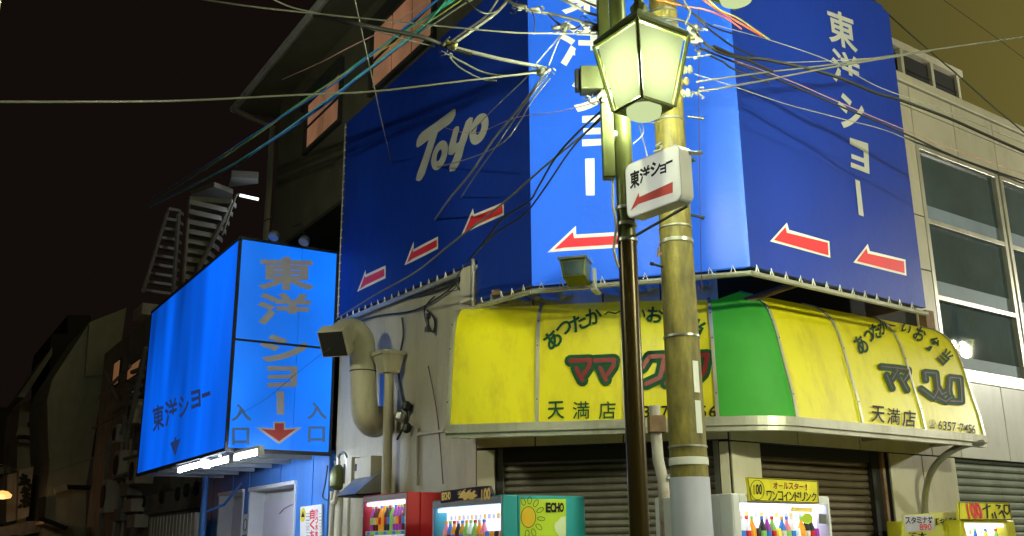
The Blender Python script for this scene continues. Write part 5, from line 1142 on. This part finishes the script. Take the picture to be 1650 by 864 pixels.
# bunting of small spikes under the light box end
# ================================================================== overhead cables
cm = {'w': mat('pale_cable', (.20, .20, .16), .5, var=.1), 'g': mat('grey_cable', (.32, .32, .28), .5), 'k': mat('black_cable', (.025, .025, .022), .45), 'b': mat('blue_cable', (.05, .22, .75), .35),
      'n': mat('green_cable', (.06, .45, .25), .35), 'y': mat('yellow_cable', (.55, .5, .12), .4), 'o': mat('orange_cable', (.75, .16, .05), .4), 'r': mat('brown_cord', (.12, .05, .05), .6), 'c': mat('cyan_cable', (.15, .55, .75), .35), 'p': mat('pink_cable', (.55, .30, .26), .5)}
COLN = {'w': 'pale', 'g': 'grey', 'k': 'black', 'b': 'blue', 'n': 'green', 'y': 'yellow', 'o': 'orange', 'r': 'brown', 'c': 'cyan', 'p': 'pinkish'}
CAB = [
 ('w', .010, [(-60, 164, 4.2), (150, 164, 4.6), (300, 162, 5), (480, 153, 5.3), (604, 147, 5.5), (760, 129, 5.7), (875, 116, 5.92)], 'long pale cable crossing the dark sky to the cable box'),
 ('w', .009, [(280, -8, 5.2), (400, 10, 5.3), (527, 24, 5.5), (629, 34, 5.6), (760, 47, 5.7), (835, 53, 5.8), (905, 54, 5.9), (1000, 56, 6.05)], 'pale cable above the theatre roof running to the lantern'),
 ('g', .008, [(430, -6, 5.4), (470, 12, 5.5), (530, 26, 5.6), (640, 60, 5.7), (700, 75, 5.8)], 'thin grey cable above the gutter'),
 ('k', .024, [(505, 24, 5.5), (560, 36, 5.5), (620, 48, 5.6), (680, 60, 5.7), (722, 76, 5.8), (760, 88, 5.85)], 'thick black cable bundle before the orange window'),
 ('g', .020, [(722, 74, 5.8), (760, 84, 5.85), (810, 96, 5.9), (860, 106, 5.95), (880, 110, 5.95)], 'thick lashed cable from the splice to the cable box'),
 ('w', .011, [(722, 88, 5.8), (750, 103, 5.85), (780, 117, 5.9), (820, 122, 5.9), (870, 113, 5.95)], 'sagging pale cable right of the splice'),
 ('w', .009, [(724, 92, 5.8), (742, 110, 5.85), (775, 127, 5.9), (800, 130, 5.9)], 'second sagging pale cable right of the splice'),
 ('n', .012, [(745, -8, 6), (700, 20, 6.2), (655, 48, 6.5), (620, 72, 6.8), (590, 92, 7.2), (545, 125, 8), (480, 168, 9), (400, 226, 11), (300, 292, 14), (215, 345, 18)], 'green cable upper in the fan of coloured cables'),
 ('b', .013, [(712, -6, 6), (680, 20, 6.2), (652, 45, 6.5), (622, 70, 6.8), (585, 98, 7.2), (540, 134, 8), (480, 172, 9), (400, 222, 11), (330, 268, 13), (240, 322, 17)], 'blue cable upper in the fan of coloured cables'),
 ('y', .008, [(755, -8, 6), (712, 22, 6.2), (672, 47, 6.5), (640, 67, 6.8), (600, 90, 7.2), (560, 116, 7.7), (480, 170, 9), (420, 214, 10.5), (330, 275, 13.5)], 'yellow cable in the fan of coloured cables'),
 ('c', .014, [(735, -8, 6), (705, 18, 6.2), (678, 45, 6.5), (640, 76, 6.8), (590, 115, 7.4), (540, 152, 8.2), (490, 188, 9), (430, 230, 10.5), (340, 285, 13), (240, 335, 17)], 'cyan cable in the fan of coloured cables'),
 ('b', .013, [(590, 113, 7.4), (540, 156, 8.2), (500, 186, 9), (440, 226, 10), (370, 270, 12), (300, 302, 14), (245, 330, 16)], 'blue cable lowest in the fan, going down to the dark street'),
 ('n', .010, [(725, -8, 6), (690, 35, 6.3), (650, 66, 6.7), (610, 98, 7.2), (570, 128, 7.8), (548, 152, 8.2), (470, 206, 9.8), (400, 250, 11), (300, 305, 14)], 'green cable middle of the fan of coloured cables'),
 ('p', .008, [(700, -6, 6.2), (660, 22, 6.5), (620, 48, 7), (560, 78, 7.6), (512, 103, 9), (455, 128, 12.6)], 'pinkish thin cable over the orange window'),
 ('g', .014, [(775, -8, 6), (745, 8, 6.1), (700, 38, 6.4), (655, 68, 6.8), (612, 100, 7.6), (575, 128, 9), (548, 150, 11.6)], 'grey cable lowest at the billboard corner'),
 ('k', .016, [(765, -8, 6), (742, 5, 6.1), (715, 22, 6.3), (690, 38, 6.5), (600, 110, 7.6), (520, 170, 9), (430, 232, 11), (350, 290, 14)], 'black cable along the fan of coloured cables'),
 ('w', .007, [(570, -8, 5.5), (580, 38, 5.6), (592, 92, 5.8), (604, 145, 6.0), (617, 205, 7.8), (632, 266, 10.35)], 'steep thin pale wire crossing the script lettering panel edge'),
 ('w', .018, [(822, -4, 5.9), (800, 20, 5.9), (765, 46, 5.85), (728, 72, 5.8)], 'thick pale cable rising from the left splice'),
 ('g', .012, [(806, -8, 5.9), (785, 24, 5.9), (750, 50, 5.85), (726, 68, 5.8)], 'grey cable rising beside the thick pale cable'),
 ('k', .010, [(750, 0, 5.8), (765, 14, 5.8), (785, 22, 5.85), (806, 15, 5.9)], 'short black loop left of the upper splice'),
 ('w', .016, [(808, -6, 5.9), (830, 8, 5.9), (858, 18, 5.95), (884, 22, 5.95), (920, 30, 6), (965, 42, 6.05), (1000, 46, 6.1)], 'thick pale cable through the upper splice to the lantern'),
 ('k', .010, [(882, 22, 5.95), (900, 38, 5.95), (922, 47, 5.98), (935, 42, 6.0)], 'black loop hanging right of the upper splice'),
 ('k', .007, [(855, 14, 5.9), (861, 30, 5.9), (860, 54, 5.9)], 'short black tail hanging from the upper splice'),
 ('g', .016, [(895, -6, 6), (920, 6, 6), (945, 20, 6.05), (975, 28, 6.1), (1000, 34, 6.1)], 'grey cable over the front billboard lettering'),
 ('w', .013, [(925, -6, 6), (955, 8, 6.05), (978, 14, 6.1), (1000, 20, 6.1)], 'pale cable at the top over the front lettering'),
 ('w', .008, [(905, 56, 5.95), (895, 78, 5.95), (884, 106, 5.95)], 'short pale wire between cable clusters'),
 ('w', .006, [(903, 58, 5.95), (868, 98, 5.95), (848, 125, 6), (800, 171, 6.3), (760, 212, 6.6)], 'thin pale wire down to the script lettering'),
 ('w', .013, [(878, 118, 5.95), (848, 160, 6.1), (825, 188, 6.3), (795, 225, 6.6), (757, 281, 6.9), (723, 322, 7.9), (698, 358, 9.45)], 'pale cable descending across the side billboard'),
 ('w', .008, [(882, 122, 5.95), (850, 162, 6.1), (820, 205, 6.4), (800, 235, 6.6), (759, 293, 7.6), (741, 322, 9.0)], 'thin pale cable beside the descending cable'),
 ('w', .008, [(886, 126, 5.95), (855, 165, 6.1), (838, 195, 6.3), (806, 233, 6.5), (748, 258, 7.5), (700, 270, 9.45)], 'thin pale cable crossing the word lettering'),
 ('w', .013, [(985, 178, 6), (930, 225, 6.2), (880, 266, 6.4), (811, 327, 6.8), (727, 393, 7.3), (669, 439, 8.2), (602, 477, 9.4), (542, 514, 11.3)], 'long pale cable from the lamp post down past the arrows'),
 ('k', .012, [(985, 165, 6), (940, 205, 6.1), (898, 250, 6.3), (868, 300, 6.5), (852, 325, 6.6), (810, 352, 6.9), (773, 400, 7.3), (752, 422, 7.6)], 'twisted black cable from the lamp post to the cream wall'),
 ('k', .010, [(985, 172, 6), (925, 235, 6.2), (880, 300, 6.4), (845, 345, 6.7), (800, 375, 7), (765, 408, 7.4)], 'second twisted black cable to the cream wall'),
 ('p', .004, [(700, 200, 9.4), (760, 215, 7.6), (830, 190, 6.5), (900, 180, 6.2), (960, 165, 6)], 'hair-thin wire over the side billboard'),
 ('w', .011, [(1122, 132, 6.5), (1180, 124, 6.6), (1240, 116, 6.8), (1340, 104, 7), (1498, 81, 7.4), (1680, 55, 8)], 'upper of two pale cables running right to the sky'),
 ('w', .012, [(1124, 148, 6.5), (1180, 139, 6.6), (1240, 128, 6.8), (1354, 106, 7), (1500, 82, 7.4)], 'lower of two pale cables running right'),
 ('g', .006, [(1205, 92, 6.8), (1260, 100, 7), (1320, 99, 7.1), (1420, 93, 7.3)], 'thin grey cable just above the two pale cables'),
 ('k', .022, [(1150, 75, 6.5), (1195, 93, 6.7), (1238, 97, 6.8), (1336, 120, 7), (1411, 150, 7.2), (1447, 160, 7.3), (1527, 190, 7.5), (1590, 218, 7.7), (1680, 258, 8)], 'thick black cable bundle across the upper white cladding'),
 ('g', .006, [(1150, 40, 6.5), (1238, 64, 6.8), (1336, 98, 7), (1411, 138, 7.2), (1470, 160, 7.3), (1527, 180, 7.5), (1680, 244, 8)], 'thin messenger wire above the thick black bundle'),
 ('k', .014, [(1128, 78, 6.5), (1180, 99, 6.7), (1267, 134, 6.9), (1348, 169, 7.1), (1423, 200, 7.3), (1470, 221, 7.4), (1550, 257, 7.7), (1680, 302, 8)], 'black cable across the lower edge of the cladding'),
 ('p', .006, [(1180, 96, 6.7), (1267, 128, 6.9), (1348, 163, 7.1), (1423, 195, 7.3), (1550, 246, 7.7), (1680, 290, 8)], 'pinkish wire along the lower black cable'),
 ('g', .006, [(1118, 119, 6.5), (1190, 142, 6.7), (1267, 168, 6.9), (1354, 191, 7.1), (1440, 215, 7.3), (1530, 262, 7.6)], 'thin grey wire sagging below the black cables'),
 ('o', .010, [(1040, -6, 6.5), (1102, 10, 6.5), (1137, 16, 6.5), (1171, 30, 6.6), (1195, 47, 6.6)], 'orange cable left of the second lantern'),
 ('o', .012, [(1125, -6, 6.5), (1150, 12, 6.5), (1171, 25, 6.6), (1200, 42, 6.6), (1228, 58, 6.7)], 'orange cable passing under the second lantern'),
 ('y', .010, [(1135, -6, 6.5), (1160, 16, 6.5), (1190, 30, 6.6), (1225, 54, 6.7), (1240, 64, 6.8)], 'yellow cable passing under the second lantern'),
 ('k', .012, [(1075, -6, 6.5), (1111, 17, 6.5), (1137, 42, 6.5), (1162, 62, 6.6), (1183, 76, 6.7), (1215, 90, 6.8)], 'black cable right of the concrete pole, lower'),
 ('k', .010, [(1111, 17, 6.5), (1139, 38, 6.5), (1160, 48, 6.6), (1183, 55, 6.7)], 'black cable right of the concrete pole, upper'),
 ('k', .018, [(1042, 30, 6.4), (1072, 29, 6.4), (1102, 35, 6.45), (1120, 47, 6.5), (1130, 64, 6.5), (1150, 80, 6.5), (1171, 89, 6.6), (1206, 98, 6.7), (1245, 116, 6.8)], 'thick black cable curving round the concrete pole'),
 ('w', .010, [(1100, 92, 6.5), (1120, 92, 6.5), (1146, 88, 6.5)], 'short pale cable joint right of the lantern'),
 ('k', .013, [(1144, 90, 6.5), (1165, 100, 6.6), (1183, 112, 6.7), (1240, 134, 6.8)], 'short black cable after the pale joint'),
 ('w', .012, [(1098, -6, 6.4), (1108, 12, 6.4), (1112, 20, 6.4), (1104, 40, 6.45)], 'pale bent cable at the top of the concrete pole'),
 ('k', .012, [(1400, -6, 9), (1450, 40, 9), (1500, 84, 9), (1542, 120, 9), (1590, 163, 9), (1640, 205, 9), (1680, 240, 9)], 'straight black cable slanting over the rooftop screen'),
 ('k', .006, [(1512, -6, 12), (1565, 32, 12), (1612, 66, 12), (1680, 116, 12)], 'faint dark cable high in the sky at the top right'),
 ('r', .005, [(1126, 12, 6.9), (1126, 120, 7), (1127, 250, 7.1), (1129, 400, 7.2), (1131, 470, 7.25)], 'thin brown cord hanging straight down beside the concrete pole'),
 ('w', .007, [(1022, 180, 6.1), (1030, 205, 6.3), (1040, 240, 6.4), (1045, 262, 6.4)], 'pale wire between the post and the concrete pole'),
 ('g', .006, [(1024, 178, 6.1), (1034, 196, 6.2), (1036, 216, 6.3), (1020, 232, 6.2)], 'grey wire loop between the two poles'),
 ('w', .006, [(1018, 174, 6.1), (1030, 190, 6.2), (1048, 198, 6.4), (1062, 196, 6.5)], 'pale wire curling toward the concrete pole'),
 ('k', .008, [(752, 422, 7.6), (735, 450, 8.3), (738, 466, 8.4), (722, 470, 8.6)], 'black cable tail looping at the wall corner'),
 ('g', .006, [(0, 748, 20), (60, 764, 20), (130, 745, 19), (200, 725, 17), (235, 718, 16)], 'thin pale cable crossing the far left street'),
 ('g', .005, [(372, 500, 9.5), (420, 480, 9.7), (500, 440, 9.9), (547, 395, 10.1)], 'thin wire slanting before the light box') if False else ('k', .004, [(385, 668, 9.0), (430, 642, 9.2), (480, 600, 9.3), (533, 560, 9.5)], 'thin dark wire slanting across the light box front'),
]
for col_, r_, pts, lab in CAB:
    P_ = smoothpts([atd(x, y, D) for x, y, D in pts], 6)
    o = MB().tube(P_, r_*.62, 6).build('overhead_cable', cm[col_], None, smooth=True); tag(o, lab, 'cable', 'overhead cables')
# cable runs fixed to the cream wall
WC = [('k', .012, [(552, 512), (590, 500), (640, 484), (700, 470), (742, 452)], 'black cable run under the side billboard edge'),
      ('k', .009, [(560, 528), (604, 510), (668, 500), (720, 470), (748, 438)], 'lower black cable run under the side billboard'),
      ('k', .009, [(700, 478), (690, 488), (684, 500), (688, 522), (698, 535), (700, 515), (688, 500)], 'black cable loop round the wall insulator'),
      ('k', .012, [(648, 512), (650, 540), (644, 575), (642, 600), (648, 640), (656, 664), (652, 685), (640, 708)], 'dark cable hanging down the cream wall'),
      ('r', .006, [(690, 590), (700, 640), (707, 690), (714, 780)], 'thin crack-like brown wire below the awning end'),
      ('k', .012, [(745, 470), (738, 462), (742, 445), (752, 455), (765, 480)], 'thick black cable coil at the edge box'),
      ('k', .008, [(528, 750), (524, 780), (520, 800), (526, 806)], 'dark cable at the blue wall edge')]
for col_, r_, pts, lab in WC:
    P_ = smoothpts([PA.px(x, y, aw_o+.03) for x, y in pts], 5)
    o = MB().tube(P_, r_, 6).build('wall_cable', cm[col_], None, smooth=True); tag(o, lab, 'cable', 'cables on the cream wall')
# splices and tangles hanging on the cables
SP = [(725, 76, 5.8, 26, 22, 'yellowish splice cluster before the side billboard'), (850, 14, 5.9, 46, 12, 'pale splice cluster at the top before the billboard fold'), (905, 46, 5.95, 22, 12, 'pale clamp tangle over the front lettering'),
      (876, 116, 5.93, 22, 10, 'dark clamp cluster left of the cable box'), (965, 158, 5.98, 40, 12, 'tangled pale wires under the cable box'), (955, 40, 6.05, 40, 22, 'tangled pale wires over the front lettering'), (1122, 60, 6.5, 12, 24, 'wire tangle right of the lantern'), (990, 215, 6.0, 14, 14, 'wire curl left of the lamp post')]
for x, y, D, w_, h_, lab in SP:
    t = thing('cable_splice', lab, 'cable splice', atd(x, y, D), 'cable splices')
    for nme, mm, n_, r_, ln in (('wire_tangle', cm['w'], 9, .006, .5), ('dark_wires', cm['k'], 5, .006, .5)):
        g = MB()
        for k in range(n_):
            a = (x+random.uniform(-w_, w_)/2, y+random.uniform(-h_, h_)/2); th_ = random.uniform(0, 6.28)
            pts = [atd(a[0]+math.cos(th_+j*.7)*j*3.2, a[1]+math.sin(th_+j*.7)*j*2.4, D+random.uniform(-.05, .05)) for j in range(4)]
            g.tube(smoothpts(pts, 3), r_*.6, 5)
        g.build(nme, mm, t)
    for k in range(4):
        a = atd(x+random.uniform(-w_, w_)/2.4, y+random.uniform(-h_, h_)/2.6, D-.03); dd_ = Vector((random.uniform(-1, 1), .1, random.uniform(-.4, .4))).normalized()
        MB().lathe(a, [(.008, -.03), (.014, -.022), (.014, .022), (.008, .03)], 8, dd_).build('clamp', cm['w'] if k % 2 else (cm['y'] if 'yellow' in lab else steel), t, smooth=True)
